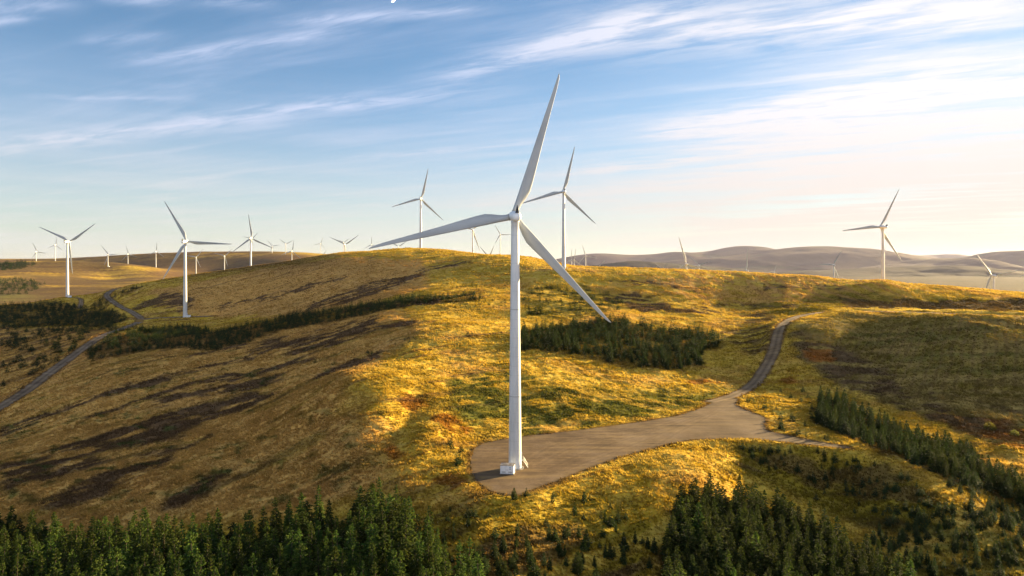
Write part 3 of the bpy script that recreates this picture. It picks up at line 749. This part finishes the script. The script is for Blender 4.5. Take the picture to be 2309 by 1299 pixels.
# ---------------------------------------------------------------- tussock grass
def tufts(N, ylo, yhi, hgt, wid, blades):
    u = rng.random(N); Y = np.sqrt(ylo ** 2 + u * (yhi ** 2 - ylo ** 2)); px = rng.uniform(-40, 2350, N); X = (px - CX) / F * Y
    g = gravel_d(X, Y); keep = (g > -.5) & (fbm(X / 5, Y / 5, 3, 400) > -.45 + .15 * rng.normal(0, 1, N))
    Zg = ground_z(X, Y)
    sky_ = CUM[np.clip(np.searchsorted(YR, Y), 0, NY - 1), np.clip(np.searchsorted(PXC, px), 0, NX - 1)]
    keep &= (YH - (Zg + hgt) / Y * F) < sky_ + 4                       # skip what lies behind a crest
    c = ground_col(X, Y); lum = c.sum(-1)
    keep &= (lum > .22) | (rng.random(N) < .7)                        # thin over heather and under trees
    X, Y, Zg, c = X[keep], Y[keep], Zg[keep], c[keep]; n_ = len(X)
    V = np.empty((n_, blades, 3, 3)); C = np.empty((n_, blades, 3, 3))
    sz = rng.uniform(.55, 1.3, n_) * (1 + .5 * fbm(X / 8, Y / 8, 2, 410))
    wind = np.array([-.45, -.25])
    for b in range(blades):
        a = rng.uniform(0, 6.28, n_); r = rng.uniform(.0, wid * .5, n_) * sz
        bx, by = X + np.cos(a) * r, Y + np.sin(a) * r
        t = rng.uniform(0, 6.28, n_); w_ = wid * .28 * sz
        H = hgt * sz * rng.uniform(.6, 1.2, n_)
        V[:, b, 0] = np.stack([bx - np.cos(t) * w_, by - np.sin(t) * w_, Zg - .1], -1)
        V[:, b, 1] = np.stack([bx + np.cos(t) * w_, by + np.sin(t) * w_, Zg - .1], -1)
        V[:, b, 2] = np.stack([bx + np.cos(a) * H * .4 + wind[0] * H, by + np.sin(a) * H * .4 + wind[1] * H, Zg + H], -1)
        tone = rng.uniform(.8, 1.12, n_)[:, None]
        C[:, b, 0] = C[:, b, 1] = c * tone * .85; C[:, b, 2] = np.clip(c * tone * 1.05, 0, .8)
    return V.reshape(-1, 3), C.reshape(-1, 3)
parts = [tufts(150000, 138, 330, .55, .9, 4), tufts(190000, 330, 640, .6, 1.3, 3), tufts(150000, 640, 1150, .75, 2.0, 3)]
V = np.concatenate([p[0] for p in parts]); C = np.concatenate([p[1] for p in parts])
tag(link('grass', np_mesh('grass', V, np.arange(len(V)).reshape(-1, 3), C), M_GRASS), 'dry golden tussock grass over the slopes', 'grass', kind='stuff')

# a few broad-leaved bushes at the foot of the bank
def bush(px, py, h, label, c):
    x, y = hit(px, py); r = random.Random(int(px)); V, C = [], []
    for _ in range(420):
        d = Vector((r.gauss(0, 1), r.gauss(0, 1), abs(r.gauss(0, 1)))).normalized() * r.uniform(.45, 1) ** .6
        p = Vector((d.x * h * .75, d.y * h * .75, d.z * h)); s = h * r.uniform(.06, .12)
        u = Vector((r.gauss(0, 1), r.gauss(0, 1), r.gauss(0, 1))).normalized() * s; w_ = Vector((r.gauss(0, 1), r.gauss(0, 1), r.gauss(0, 1))).normalized() * s
        V += [tuple(p + u), tuple(p + w_), tuple(p - u - w_ * .3)]; t = r.uniform(.6, 1.3); C += [[k * t for k in c]] * 3
    root = bpy.data.objects.new('willow_bush', None); col.objects.link(root); root.location = (x, y, gz(x, y) - .05)
    tag(root, label, 'bush')
    link('foliage', np_mesh('foliage', V, np.arange(len(V)).reshape(-1, 3), np.array(C)), M_GRASS, root)
    bm = bmesh.new()
    for k in range(5): add_tube(bm, (0, 0, -.1), (r.uniform(-.4, .4) * h, r.uniform(-.4, .4) * h, h * .6), .05, .02, 5)
    bm_obj('stem', bm, M_TRUNK, root)
bush(2232, 968, 3.2, 'yellow green leafy bush at the foot of the right bank, left of its lower neighbour', (.26, .25, .03))
bush(2288, 982, 2.4, 'pale green leafy bush at the foot of the bank near the right edge', (.20, .21, .05))
bush(2262, 1012, 1.8, 'small yellowish bush just above the right end of the spruce belt', (.24, .22, .03))

# ---------------------------------------------------------------- wind turbines
HUBH, RB = 78.5, 46.8
def blade_mesh():
    bm = bmesh.new(); secs = []
    st = [(1.0, 1.95, 1.0, 0), (2.6, 2.0, 1.0, 0), (4.2, 2.25, .78, 13), (6.5, 3.05, .48, 12.5), (9.0, 3.65, .34, 11), (12, 3.5, .27, 9), (17, 3.05, .22, 6.5), (23, 2.5, .19, 4), (30, 1.95, .17, 2), (37, 1.45, .16, 1), (42, 1.08, .15, .5), (45, .72, .15, 0), (46.3, .38, .16, 0), (46.8, .10, .2, 0)]
    n_ = 16
    for r, c, th, tw in st:
        ring = []; a = R(tw + 3.0)
        le = -.95 + .45 * max(0, (r - 9) / 38)      # leading edge nearly straight
        for i in range(n_):
            t = 2 * math.pi * i / n_; ux = (1 - math.cos(t)) / 2
            if th > .95: x = -c / 2 * math.cos(t); y = c / 2 * math.sin(t)
            else:
                x = le * (1 if r > 3 else 1) + ux * c
                y = math.copysign(1, math.sin(t)) * abs(math.sin(t)) ** 1.0 * th * c * .5 * (1 - .55 * ux) * 1.35
            xr = x * math.cos(a) + y * math.sin(a) * -1; yr = x * math.sin(a) + y * math.cos(a)
            ring.append(bm.verts.new((xr, yr - .0006 * r * r, r)))
        secs.append(ring)
    for A_, B_ in zip(secs, secs[1:]):
        for i in range(n_): bm.faces.new((A_[i], A_[(i + 1) % n_], B_[(i + 1) % n_], B_[i]))
    bm.faces.new(secs[0]); bm.faces.new(secs[-1])
    bmesh.ops.recalc_face_normals(bm, faces=bm.faces)
    return bm

TILT = R(5)
def make_turbine():
    root = bpy.data.objects.new('wind_turbine', None); col.objects.link(root)
    bm = bmesh.new()
    prof = [(2.3, -16), (2.12, -.1), (2.1, .35), (2.05, .5)]
    for z in np.linspace(.5, 76.6, 24): prof.append((2.05 - (2.05 - 1.22) * z / 76.6, z))
    prof += [(1.35, 76.7), (1.35, 77.1), (0, 77.1)]
    add_lathe(bm, prof, 40)
    tw = bm_obj('tower', bm, M_TOWER, root, True)
    bm = bmesh.new()
    for z in (22.5, 49.5):
        r = 2.05 - .83 * z / 76.6 + .02
        add_lathe(bm, [(r, z - .12), (r + .035, z - .1), (r + .035, z + .1), (r, z + .12)], 40)
    bm_obj('flange', bm, M_STEEL, tw, True)
    bm = bmesh.new(); add_box(bm, 2.06, 0, 3.6, .14, .95, 2.3); bmesh.ops.bevel(bm, geom=bm.edges, offset=.04, segments=2)
    bm_obj('door', bm, M_WHITE, tw)
    bm = bmesh.new(); add_lathe(bm, [(2.0, .02), (2.0, .22), (2.75, .18), (2.95, -.6)], 40)
    bm_obj('foundation_ring', bm, M_ROOF, root, True)
    # entrance stairs on the right side
    bm = bmesh.new(); add_box(bm, 2.35, 0, 2.36, .6, 1.3, .08)
    for s in (-.6, .6): add_tube(bm, (2.6, s, 2.3), (4.0, s, .05), .07, seg=6)
    for k in range(9): add_box(bm, 2.65 + k * .155, 0, 2.2 - k * .25, .26, 1.15, .045)
    st = bm_obj('stairs', bm, M_STEEL, root)
    for s in (-.62, .62):
        bm = bmesh.new()
        for h in (.55, 1.05): add_tube(bm, (2.15, s, 2.4 + h), (2.6, s, 2.4 + h), .035, seg=6); add_tube(bm, (2.6, s, 2.4 + h), (4.0, s, .1 + h), .035, seg=6)
        for x, z in ((2.2, 2.4), (2.6, 2.4), (3.3, 1.25), (4.0, .1)): add_tube(bm, (x, s, z), (x, s, z + 1.07), .035, seg=6)
        bm_obj('handrail', bm, M_STEEL, st)
    # nacelle: long rounded body along +Y (rotor end)
    bm = bmesh.new(); M = Matrix.Rotation(-math.pi / 2, 4, 'X')
    add_lathe(bm, [(0, -7.3), (.55, -7.2), (1.0, -6.9), (1.3, -6.4), (1.48, -5.6), (1.6, -4.2), (1.68, -1.5), (1.68, 1.5), (1.6, 2.6), (1.5, 3.0), (0, 3.02)], 28, M)
    na = bm_obj('nacelle', bm, M_WHITE, root, True); na.location = (0, 0, HUBH); na.rotation_euler = (TILT, 0, 0)
    bm = bmesh.new()
    b0 = [(-.56, -7.0), (.56, -7.0), (.42, -4.9), (-.42, -4.9)]
    lo = [bm.verts.new((x, y, 1.12 if y < -6 else 1.35)) for x, y in b0]; hi = [bm.verts.new((x, y, 3.55)) for x, y in [(-.06, -6.9), (.06, -6.9), (.05, -6.3), (-.05, -6.3)]]
    for i in range(4): bm.faces.new((lo[i], lo[(i + 1) % 4], hi[(i + 1) % 4], hi[i]))
    bm.faces.new(hi); bm.faces.new(lo[::-1]); bmesh.ops.recalc_face_normals(bm, faces=bm.faces)
    bm_obj('cooling_fin', bm, M_BLACK, na)
    bm = bmesh.new(); add_tube(bm, (.3, -3.9, 1.5), (.3, -3.9, 2.6), .04, seg=6); add_box(bm, .3, -4.05, 2.6, .05, .6, .22)
    bm_obj('wind_vane', bm, M_DARK, na)
    # hub with three blades
    bm = bmesh.new(); add_lathe(bm, [(0, -1.25), (1.45, -1.25), (1.62, -.9), (1.7, 0), (1.6, .9), (1.25, 1.7), (.75, 2.2), (.3, 2.4), (0, 2.42)], 28, M)
    hb = bm_obj('hub', bm, M_WHITE, root, True)
    hb.rotation_mode = 'YXZ'; hb.rotation_euler = (TILT, 0, 0)
    hb.location = (0, 4.45 * math.cos(TILT), HUBH + 4.45 * math.sin(TILT))
    b0 = bm_obj('blade', blade_mesh(), M_BLADE, hb, True)
    bc = bmesh.new(); add_lathe(bc, [(1.08, .95), (1.1, 1.0), (1.1, 1.75), (1.02, 1.8)], 24)
    for k in range(3):
        o = b0 if k == 0 else b0.copy()
        if k: col.objects.link(o); o.parent = hb
        o.rotation_euler = (0, k * 2 * math.pi / 3, 0)
    me_ = bpy.data.meshes.new('blade_collar'); bc.to_mesh(me_); bc.free(); me_.materials.append(M_STEEL)
    for k in range(3):
        o = link('blade_collar', me_, None, hb); o.rotation_euler = (0, k * 2 * math.pi / 3, 0)
    return root
def children(o): return [c for c in o.children]
def copy_tree(o, parent=None):
    c = o.copy(); col.objects.link(c); c.parent = parent
    for ch in list(o.children): copy_tree(ch, c)
    return c

T = [  # bearing px, hub py, blade px, rotor angle, yaw to the right, label
    (1161.5,488,332,17.6,-5,'huge white turbine on the gravel pad, by far the nearest'),
    (1271,432,103.5,14,-4,'turbine on the golden hill just behind the nearest turbine, right of its hub'),
    (948.5,448,70,14.5,0,'tall turbine on the central summit, crossed by the near turbine’s left blade'),
    (1991,512,95,24.5,-7,'turbine standing alone behind the golden ridge before the right-hand hills'),
    (417.5,545,103,-26.5,-2,'large turbine on the left slope beside the dark spruce belt'),
    (152,545,74,57,0,'left-hand turbine with two blades raised in a V, above the dark spruce knoll'),
    (565.3,537.5,55,-5,0,'turbine half hidden by the central hill’s left slope, one blade upright'),
    (566.5,539,21,47,0,'tiny turbine lost behind the upright-bladed turbine left of the central hill'),
    (81.6,568,23,-21,0,'leftmost small turbine on the far golden hill'),
    (124.6,552.5,19.5,9,0,'second small turbine from the left edge, beyond the golden hill'),
    (243.4,575,26,-36,0,'small turbine on the face of the far golden hill'),
    (288.5,573.5,20.5,-12,0,'tiny turbine right of the golden hill’s top, one blade leaning left'),
    (351.6,567,21.5,6,0,'tiny turbine with upright blade at the golden hill’s right end'),
    (442,580,25,39,-18,'small low turbine just right of the large left-slope turbine’s tower'),
    (506,577.5,24,46,0,'small turbine with V blades between the left-slope and upright-bladed turbines'),
    (613.5,555,17.5,-40,0,'tiny turbine at the blade tip of the upright-bladed turbine'),
    (644,550,18,66,0,'tiny turbine with raised V blades, left of a pair on the dark far hill'),
    (658,566.5,26.5,11,0,'small turbine right beside the V-bladed one on the dark far hill'),
    (722.8,549.5,15.8,20,0,'tiny turbine on the skyline where the central hill begins'),
    (722,583,24,37,0,'turbine hidden by the central hill, only a blade tip showing'),
    (777.3,551.5,38,56,0,'V-bladed turbine rising behind the central hill’s left shoulder'),
    (774.8,546.8,16.5,55,0,'tiny turbine just behind the V-bladed one at the hill’s shoulder'),
    (837.6,551.5,19.5,0,0,'tiny turbine at the very tip of the near turbine’s left blade'),
    (898.3,556,26,57,0,'turbine hub and V blades peeping over the central summit'),
    (931,566,22,57,0,'two blade tips showing above the central summit'),
    (1066,518,50,42,0,'turbine behind the hill under the near turbine’s left blade root'),
    (1096.5,582,54,60,68,'pair of blade tips rising from the hill crest left of the near tower'),
    (1128,529,25.5,-30,0,'small turbine just left of the near turbine’s tower'),
    (1289,585.5,23.5,0,0,'tiny turbine with upright blade right of the ridge-top turbine tower'),
    (1295,585.5,25,7,0,'tiny turbine with slightly tilted blade next to the upright-bladed one on the ridge'),
    (1320.6,577,27,-18,0,'small turbine where the ridge meets the distant hills'),
    (1346,605,26,47,0,'turbine sunk behind the ridge, one faint blade tip showing'),
    (1491,608,28,60,68,'turbine seen edge-on as a small V before the dark rise'),
    (1548,595,63,-16,3,'turbine with a tall blade leaning left, sunk behind the ridge'),
    (1576.5,598,31,-48,0,'small turbine just right of the sunken turbine with the tall blade'),
    (1684,610.5,49,2,0,'upright blade and hub just showing over the ridge before the broad hill'),
    (1746.5,611.5,14.5,18,0,'tiny turbine on the valley floor seen over the ridge'),
    (1880,597.5,38,31,-8,'turbine behind the ridge, left of the lone right-hand turbine'),
    (2240.7,622,63,-40,-5,'turbine near the right edge with two blades spread, below the round hill'),
    (2336,613,38,12,0,'turbine outside the right edge, one blade tip reaching in'),
]
proto = make_turbine()
for k, (px, py, bl, ang, yaw, lab) in enumerate(T):
    Y = RB * F / bl if k else 213.0
    if k == 4: Y = 704
    if k == 1: Y = 688
    o = proto if k == 0 else copy_tree(proto)
    o.location = (wx(px, Y), Y, wz(py, Y) - HUBH)
    o.rotation_euler = (0, 0, -R(yaw))
    if k == 0: o.location.z = PADZ
    for ch in o.children:
        if ch.name.startswith('hub'): ch.rotation_euler = (TILT, R(ang), 0)
    tag(o, lab.replace('’', "'"), 'wind turbine', 'wind turbines of the wind farm')
    d = o.location.z - gz(o.location.x, Y)
    if not -14 < d < 12: print('turbine', k, px, 'base above ground by %.1f' % d, 'Y %.0f' % Y)

# ---------------------------------------------------------------- transformer kiosks
def kiosk(x, y, z, rz, label, s=1.0):
    root = bpy.data.objects.new('transformer_kiosk', None); col.objects.link(root)
    root.location = (x, y, z); root.rotation_euler = (0, 0, rz); root.scale = (s, s, s)
    tag(root, label, 'kiosk', 'transformer kiosks at the turbine feet')
    bm = bmesh.new(); add_box(bm, 0, 0, 1.28, 4.1, 2.6, 2.56); bmesh.ops.bevel(bm, geom=bm.edges, offset=.03, segments=1)
    b = bm_obj('body', bm, M_KIOSK, root)
    bm = bmesh.new(); add_box(bm, 0, 0, .0, 4.4, 2.9, .3); bm_obj('plinth', bm, M_ROOF, root)
    bm = bmesh.new(); add_box(bm, 0, 0, 2.63, 4.3, 2.8, .14); add_box(bm, 1.1, .3, 2.74, .6, .5, .1); add_box(bm, -.6, -.3, 2.725, 1.4, .35, .06)
    bm_obj('roof', bm, M_ROOF, root)
    for k, xx in enumerate((-1.0, 1.0)):
        bm = bmesh.new(); add_box(bm, xx, -1.325, 1.35, 1.86, .06, 2.1); bmesh.ops.bevel(bm, geom=bm.edges, offset=.015, segments=1)
        d = bm_obj('door', bm, M_KIOSK, root)
        bm = bmesh.new(); add_box(bm, xx + (.78 if k == 0 else -.78), -1.38, 1.3, .06, .06, .35); bm_obj('handle', bm, M_DARK, d)
        bm = bmesh.new()
        for q in range(5): add_box(bm, xx, -1.375, .45 + q * .09, 1.2, .03, .045)
        bm_obj('louvre', bm, M_STEEL, d)
    bm = bmesh.new(); add_box(bm, 1.0, -1.372, 2.05, .5, .02, .2); bm_obj('sign', bm, M_SIGN, root)
    bm = bmesh.new(); add_box(bm, 1.0, -1.372, 1.62, .5, .02, .16); bm_obj('sign', bm, M_DARK, root)
YK = PADZ * -F / (1070 - YH)
kiosk(wx(1146, YK) - .2, YK + 1.4, PADZ + .02, R(-9), 'white box kiosk with dark roof at the nearest tower foot')
for px, Y, dx, lab in ((417.5, 704, 3.9, 'white kiosk at the foot of the large left-slope turbine'), (152, 951, 4.2, "white kiosk at the foot of the V-bladed turbine by the dark knoll"), (243.4, 2770, 5, 'tiny white kiosk beside the turbine on the far golden hill')):
    x = wx(px, Y) + dx; yy = Y - 1.5; kiosk(x, yy, gz(x, yy) + (1.0 if Y > 900 else .0), 0, lab)

# white site cabin behind the right-hand bank
xc, yc = wx(2318, 470), 470
root = bpy.data.objects.new('site_cabin', None); col.objects.link(root); root.location = (xc, yc, wz(711, yc)); root.rotation_euler = (0, R(4), R(-6))
tag(root, 'white low cabin roof peeping over the bank at the right edge', 'cabin')
bm = bmesh.new(); add_box(bm, 0, 0, 0, 16, 4, 4.0); bmesh.ops.bevel(bm, geom=bm.edges, offset=.05, segments=1); bm_obj('body', bm, M_KIOSK, root)
bm = bmesh.new(); add_box(bm, 0, 0, 2.12, 16.3, 4.3, .2); bm_obj('roof', bm, M_WHITE, root)

# ---------------------------------------------------------------- moon: glowing sliver at the top edge, cut to its sunlit shape
bm = bmesh.new(); DM = 42000.0; rm = 6.0 / F * DM
n_ = 24; outer, inner_ = [], []
for i in range(n_ + 1):
    t = -math.pi / 2 + math.pi * i / n_
    outer.append((rm * math.cos(t), rm * math.sin(t))); inner_.append((rm * .25 * math.cos(t), rm * math.sin(t)))
def ringv(pts, y): return [bm.verts.new((p[0], y, p[1])) for p in pts]
f_, b_ = ringv(outer + inner_[-2:0:-1], -rm * .2), ringv(outer + inner_[-2:0:-1], rm * .2)
k = len(f_)
for i in range(k): bm.faces.new((f_[i], f_[(i + 1) % k], b_[(i + 1) % k], b_[i]))
bm.faces.new(f_); bm.faces.new(b_); bmesh.ops.triangulate(bm, faces=[q for q in bm.faces if len(q.verts) > 4]); bmesh.ops.recalc_face_normals(bm, faces=bm.faces)
mm, nt, b, _ = new_mat('moonlight'); b.inputs['Base Color'].default_value = (.2, .2, .2, 1); b.inputs['Emission Color'].default_value = (.85, .92, 1, 1); b.inputs['Emission Strength'].default_value = .9
o = bm_obj('moon', bm, mm); o.location = (wx(885, DM), DM, wz(-1, DM)); o.rotation_euler = (0, R(25), 0)
tag(o, 'white sliver of moon cut by the top edge of the sky', 'moon')

# ---------------------------------------------------------------- haze
HAZE = .7e-5
bm = bmesh.new(); bmesh.ops.create_cube(bm, size=1)
hz = bm_obj('haze', bm, None); hz.location = (0, 19000, 250); hz.scale = (90000, 43000, 860)
tag(hz, kind='stuff'); hz['label'] = 'thin warm evening haze over the hills'
mh = bpy.data.materials.new('haze'); mh.use_nodes = True; nt = mh.node_tree; nt.nodes.clear()
oo = nt.nodes.new('ShaderNodeOutputMaterial'); pv = nt.nodes.new('ShaderNodeVolumePrincipled')
pv.inputs['Color'].default_value = (.68, .70, 1.0, 1); pv.inputs['Density'].default_value = HAZE; pv.inputs['Anisotropy'].default_value = .3
nt.links.new(pv.outputs[0], oo.inputs['Volume']); hz.data.materials.append(mh)

# ---------------------------------------------------------------- sky
w = bpy.data.worlds.new('World'); scene.world = w; w.use_nodes = True; nt = w.node_tree; nt.nodes.clear(); L = nt.links.new
wo = nt.nodes.new('ShaderNodeOutputWorld'); bg = nt.nodes.new('ShaderNodeBackground'); L(bg.outputs[0], wo.inputs[0])
SKY = .054
bg.inputs[1].default_value = SKY
sky = nt.nodes.new('ShaderNodeTexSky'); sky.sky_type = 'NISHITA'; sky.sun_disc = False
sky.sun_elevation = SUN_EL; sky.sun_rotation = SUN_AZ; sky.altitude = 500; sky.air_density = 1.0; sky.dust_density = .15; sky.ozone_density = 2.5
def mth(op, a, b=None, c=None):
    x = nt.nodes.new('ShaderNodeMath'); x.operation = op
    for i, v in enumerate((a, b, c)):
        if v is None: continue
        if isinstance(v, (int, float)): x.inputs[i].default_value = v
        else: L(v, x.inputs[i])
    return x.outputs[0]
tc = nt.nodes.new('ShaderNodeTexCoord'); sx = nt.nodes.new('ShaderNodeSeparateXYZ'); L(tc.outputs['Generated'], sx.inputs[0])
zc = mth('MAXIMUM', sx.outputs[2], .02)
zq = mth('ADD', zc, .03)
qx, qy = mth('DIVIDE', sx.outputs[0], zq), mth('DIVIDE', sx.outputs[1], zq)      # cloud sheet coordinates, height 1
def noise3(vec, scale, detail, rough, dist=0):
    x = nt.nodes.new('ShaderNodeTexNoise'); x.inputs['Scale'].default_value = scale; x.inputs['Detail'].default_value = detail; x.inputs['Roughness'].default_value = rough; x.inputs['Distortion'].default_value = dist
    L(vec, x.inputs['Vector']); return x.outputs[0]
def comb(a, b, c=0.0):
    x = nt.nodes.new('ShaderNodeCombineXYZ')
    for i, v in enumerate((a, b, c)):
        if isinstance(v, (int, float)): x.inputs[i].default_value = v
        else: L(v, x.inputs[i])
    return x.outputs[0]
def smooth(v, a, b):
    x = nt.nodes.new('ShaderNodeMapRange'); x.interpolation_type = 'SMOOTHSTEP'; L(v, x.inputs[0]); x.inputs[1].default_value = a; x.inputs[2].default_value = b; return x.outputs[0]
ca, sa = math.cos(R(-27)), math.sin(R(-27))
U = mth('ADD', mth('MULTIPLY', qx, ca), mth('MULTIPLY', qy, sa)); Vv = mth('ADD', mth('MULTIPLY', qx, -sa), mth('MULTIPLY', qy, ca))
wisp = noise3(comb(mth('MULTIPLY', U, .42), mth('MULTIPLY', Vv, 2.2)), 1.25, 7, .62, .5)
fine = noise3(comb(mth('MULTIPLY', U, 1.2), mth('MULTIPLY', Vv, 4.5)), 2.0, 6, .65, .4)
broad = noise3(comb(mth('MULTIPLY', U, .35), mth('MULTIPLY', Vv, .6), 3.3), .8, 3, .5)
warp = mth('MULTIPLY', mth('SUBTRACT', noise3(comb(mth('MULTIPLY', U, .6), mth('MULTIPLY', Vv, .9), 7.7), 1.0, 5, .6), .5), 1.0)
def sheet(px, py):
    d = Vector(((px - CX) / F, 1, (YH - py) / F)).normalized(); z = max(d.z, .02) + .03; return d.x / z, d.y / z
def streak(a, b, wid, dens, wid2=None, ends=.25):
    (ax, ay), (bx, by) = sheet(*a), sheet(*b); ex, ey = bx - ax, by - ay; l2 = ex * ex + ey * ey; l = math.sqrt(l2)
    rx, ry = mth('SUBTRACT', qx, ax), mth('SUBTRACT', qy, ay)
    t = mth('DIVIDE', mth('ADD', mth('MULTIPLY', rx, ex), mth('MULTIPLY', ry, ey)), l2)
    s = mth('DIVIDE', mth('SUBTRACT', mth('MULTIPLY', ry, ex), mth('MULTIPLY', rx, ey)), l)
    s = mth('ADD', s, mth('MULTIPLY', warp, wid * 1.3))
    ws = mth('ADD', wid, mth('MULTIPLY', t, (wid2 - wid))) if wid2 else wid
    g = mth('POWER', 2.718, mth('MULTIPLY', mth('POWER', mth('ABSOLUTE', mth('DIVIDE', s, ws)), 1.6), -1.0))
    e = mth('MULTIPLY', smooth(t, -ends, ends), mth('SUBTRACT', 1.0, smooth(t, 1 - ends, 1 + ends)))
    tex = mth('ADD', .22, mth('MULTIPLY', smooth(fine, .34, .66), 1.05))
    return mth('MULTIPLY', mth('MULTIPLY', g, e), mth('MULTIPLY', tex, dens))
S = None
for args in [((0,335),(930,215),.16,.50), ((330,135),(800,65),.075,.50), ((640,48),(1090,18),.05,.55), ((990,175),(1500,25),.12,.62), ((1300,75),(2250,20),.30,.55), ((1500,300),(2309,175),.26,.75,.5), ((1250,395),(2309,270),.30,.5),
             ((760,360),(1300,315),.13,.28), ((200,95),(370,75),.05,.35), ((-80,60),(70,38),.03,.4), ((90,220),(400,224),.05,.28), ((-100,25),(150,5),.06,.35), ((250,0),(600,8),.05,.4), ((1000,470),(2300,330),.4,.25), ((700,245),(1000,205),.10,.2)]:
    v = streak(*args); S = v if S is None else mth('ADD', S, v)
right = smooth(sx.outputs[0], .05, .75)
veil = mth('ADD', .10, mth('MULTIPLY', smooth(wisp, .42, .74), mth('ADD', .24, mth('MULTIPLY', right, .40))))
veil = mth('ADD', veil, mth('MULTIPLY', mth('MULTIPLY', smooth(broad, .40, .68), right), .22))
low = mth('SUBTRACT', 1.0, smooth(zc, .0, .34))                                  # long path through thin cloud near the horizon
lowb = noise3(comb(mth('MULTIPLY', sx.outputs[0], 2.0), mth('MULTIPLY', sx.outputs[2], 34.0), 1.3), 1.0, 5, .55)
veil = mth('ADD', veil, mth('MULTIPLY', low, mth('ADD', .46, mth('MULTIPLY', smooth(lowb, .35, .65), .26))))
rear_fill = smooth(mth('MULTIPLY', sx.outputs[1], -1.0), .05, .5)                      # unseen bright cloud added behind the camera to lift the ambient light
cov = mth('MINIMUM', mth('ADD', mth('ADD', S, veil), mth('MULTIPLY', rear_fill, .6)), .97)
cov0 = cov
# colour of lit cloud: white, warmer towards the sun and the horizon
sd = nt.nodes.new('ShaderNodeVectorMath'); sd.operation = 'DOT_PRODUCT'; L(tc.outputs['Generated'], sd.inputs[0]); sd.inputs[1].default_value = SUN_DIR
tow = smooth(sd.outputs['Value'], .35, .97)
def rgbmix(f, a, b):
    x = nt.nodes.new('ShaderNodeMix'); x.data_type = 'RGBA'
    if isinstance(f, (int, float)): x.inputs[0].default_value = f
    else: L(f, x.inputs[0])
    for i, v in ((6, a), (7, b)):
        if isinstance(v, tuple): x.inputs[i].default_value = (*v, 1)
        else: L(v, x.inputs[i])
    return x.outputs[2]
K = .47 / SKY
c_high = rgbmix(tow, (.275 * K, .315 * K, .42 * K), (.47 * K, .45 * K, .45 * K))
c_low = rgbmix(tow, (.34 * K, .345 * K, .325 * K), (.385 * K, .335 * K, .30 * K))
c_cloud = rgbmix(rear_fill, rgbmix(smooth(zc, .03, .26), c_low, c_high), (.37 * K, .385 * K, .43 * K))
cov = mth('MINIMUM', mth('ADD', cov0, mth('MULTIPLY', mth('MULTIPLY', smooth(sd.outputs['Value'], .55, .92), smooth(mth('SUBTRACT', .30, zc), .0, .2)), mth('ADD', .05, mth('MULTIPLY', smooth(lowb, .3, .7), .5)))), .97)
hsv = nt.nodes.new('ShaderNodeHueSaturation'); hsv.inputs['Saturation'].default_value = 1.2; hsv.inputs['Value'].default_value = .72; L(sky.outputs[0], hsv.inputs['Color'])
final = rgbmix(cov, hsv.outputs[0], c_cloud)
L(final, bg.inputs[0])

sun = bpy.data.lights.new('sun', 'SUN'); sun.energy = 5.0; sun.angle = R(.55); sun.color = (1.0, .75, .38)
so = bpy.data.objects.new('sun', sun); col.objects.link(so); so.rotation_euler = SUN_DIR.to_track_quat('Z', 'Y').to_euler(); so.location = (300, 200, 300)

cam = bpy.data.cameras.new('camera'); co = bpy.data.objects.new('camera', cam); col.objects.link(co)
co.location = (0, 0, 0); co.rotation_euler = (R(90), 0, 0)
cam.sensor_fit = 'HORIZONTAL'; cam.sensor_width = 36; cam.lens = 36 * F / 2309; cam.shift_y = -(649.5 - YH) / 2309
cam.clip_start = 1; cam.clip_end = 80000
scene.camera = co

scene.view_settings.view_transform = 'Standard'; scene.view_settings.look = 'None'; scene.view_settings.exposure = 2.3; scene.view_settings.gamma = 1
scene.cycles.use_denoising = True
scene.cycles.max_bounces = 5; scene.cycles.diffuse_bounces = 2; scene.cycles.transmission_bounces = 2; scene.cycles.transparent_max_bounces = 4; scene.cycles.volume_bounces = 0
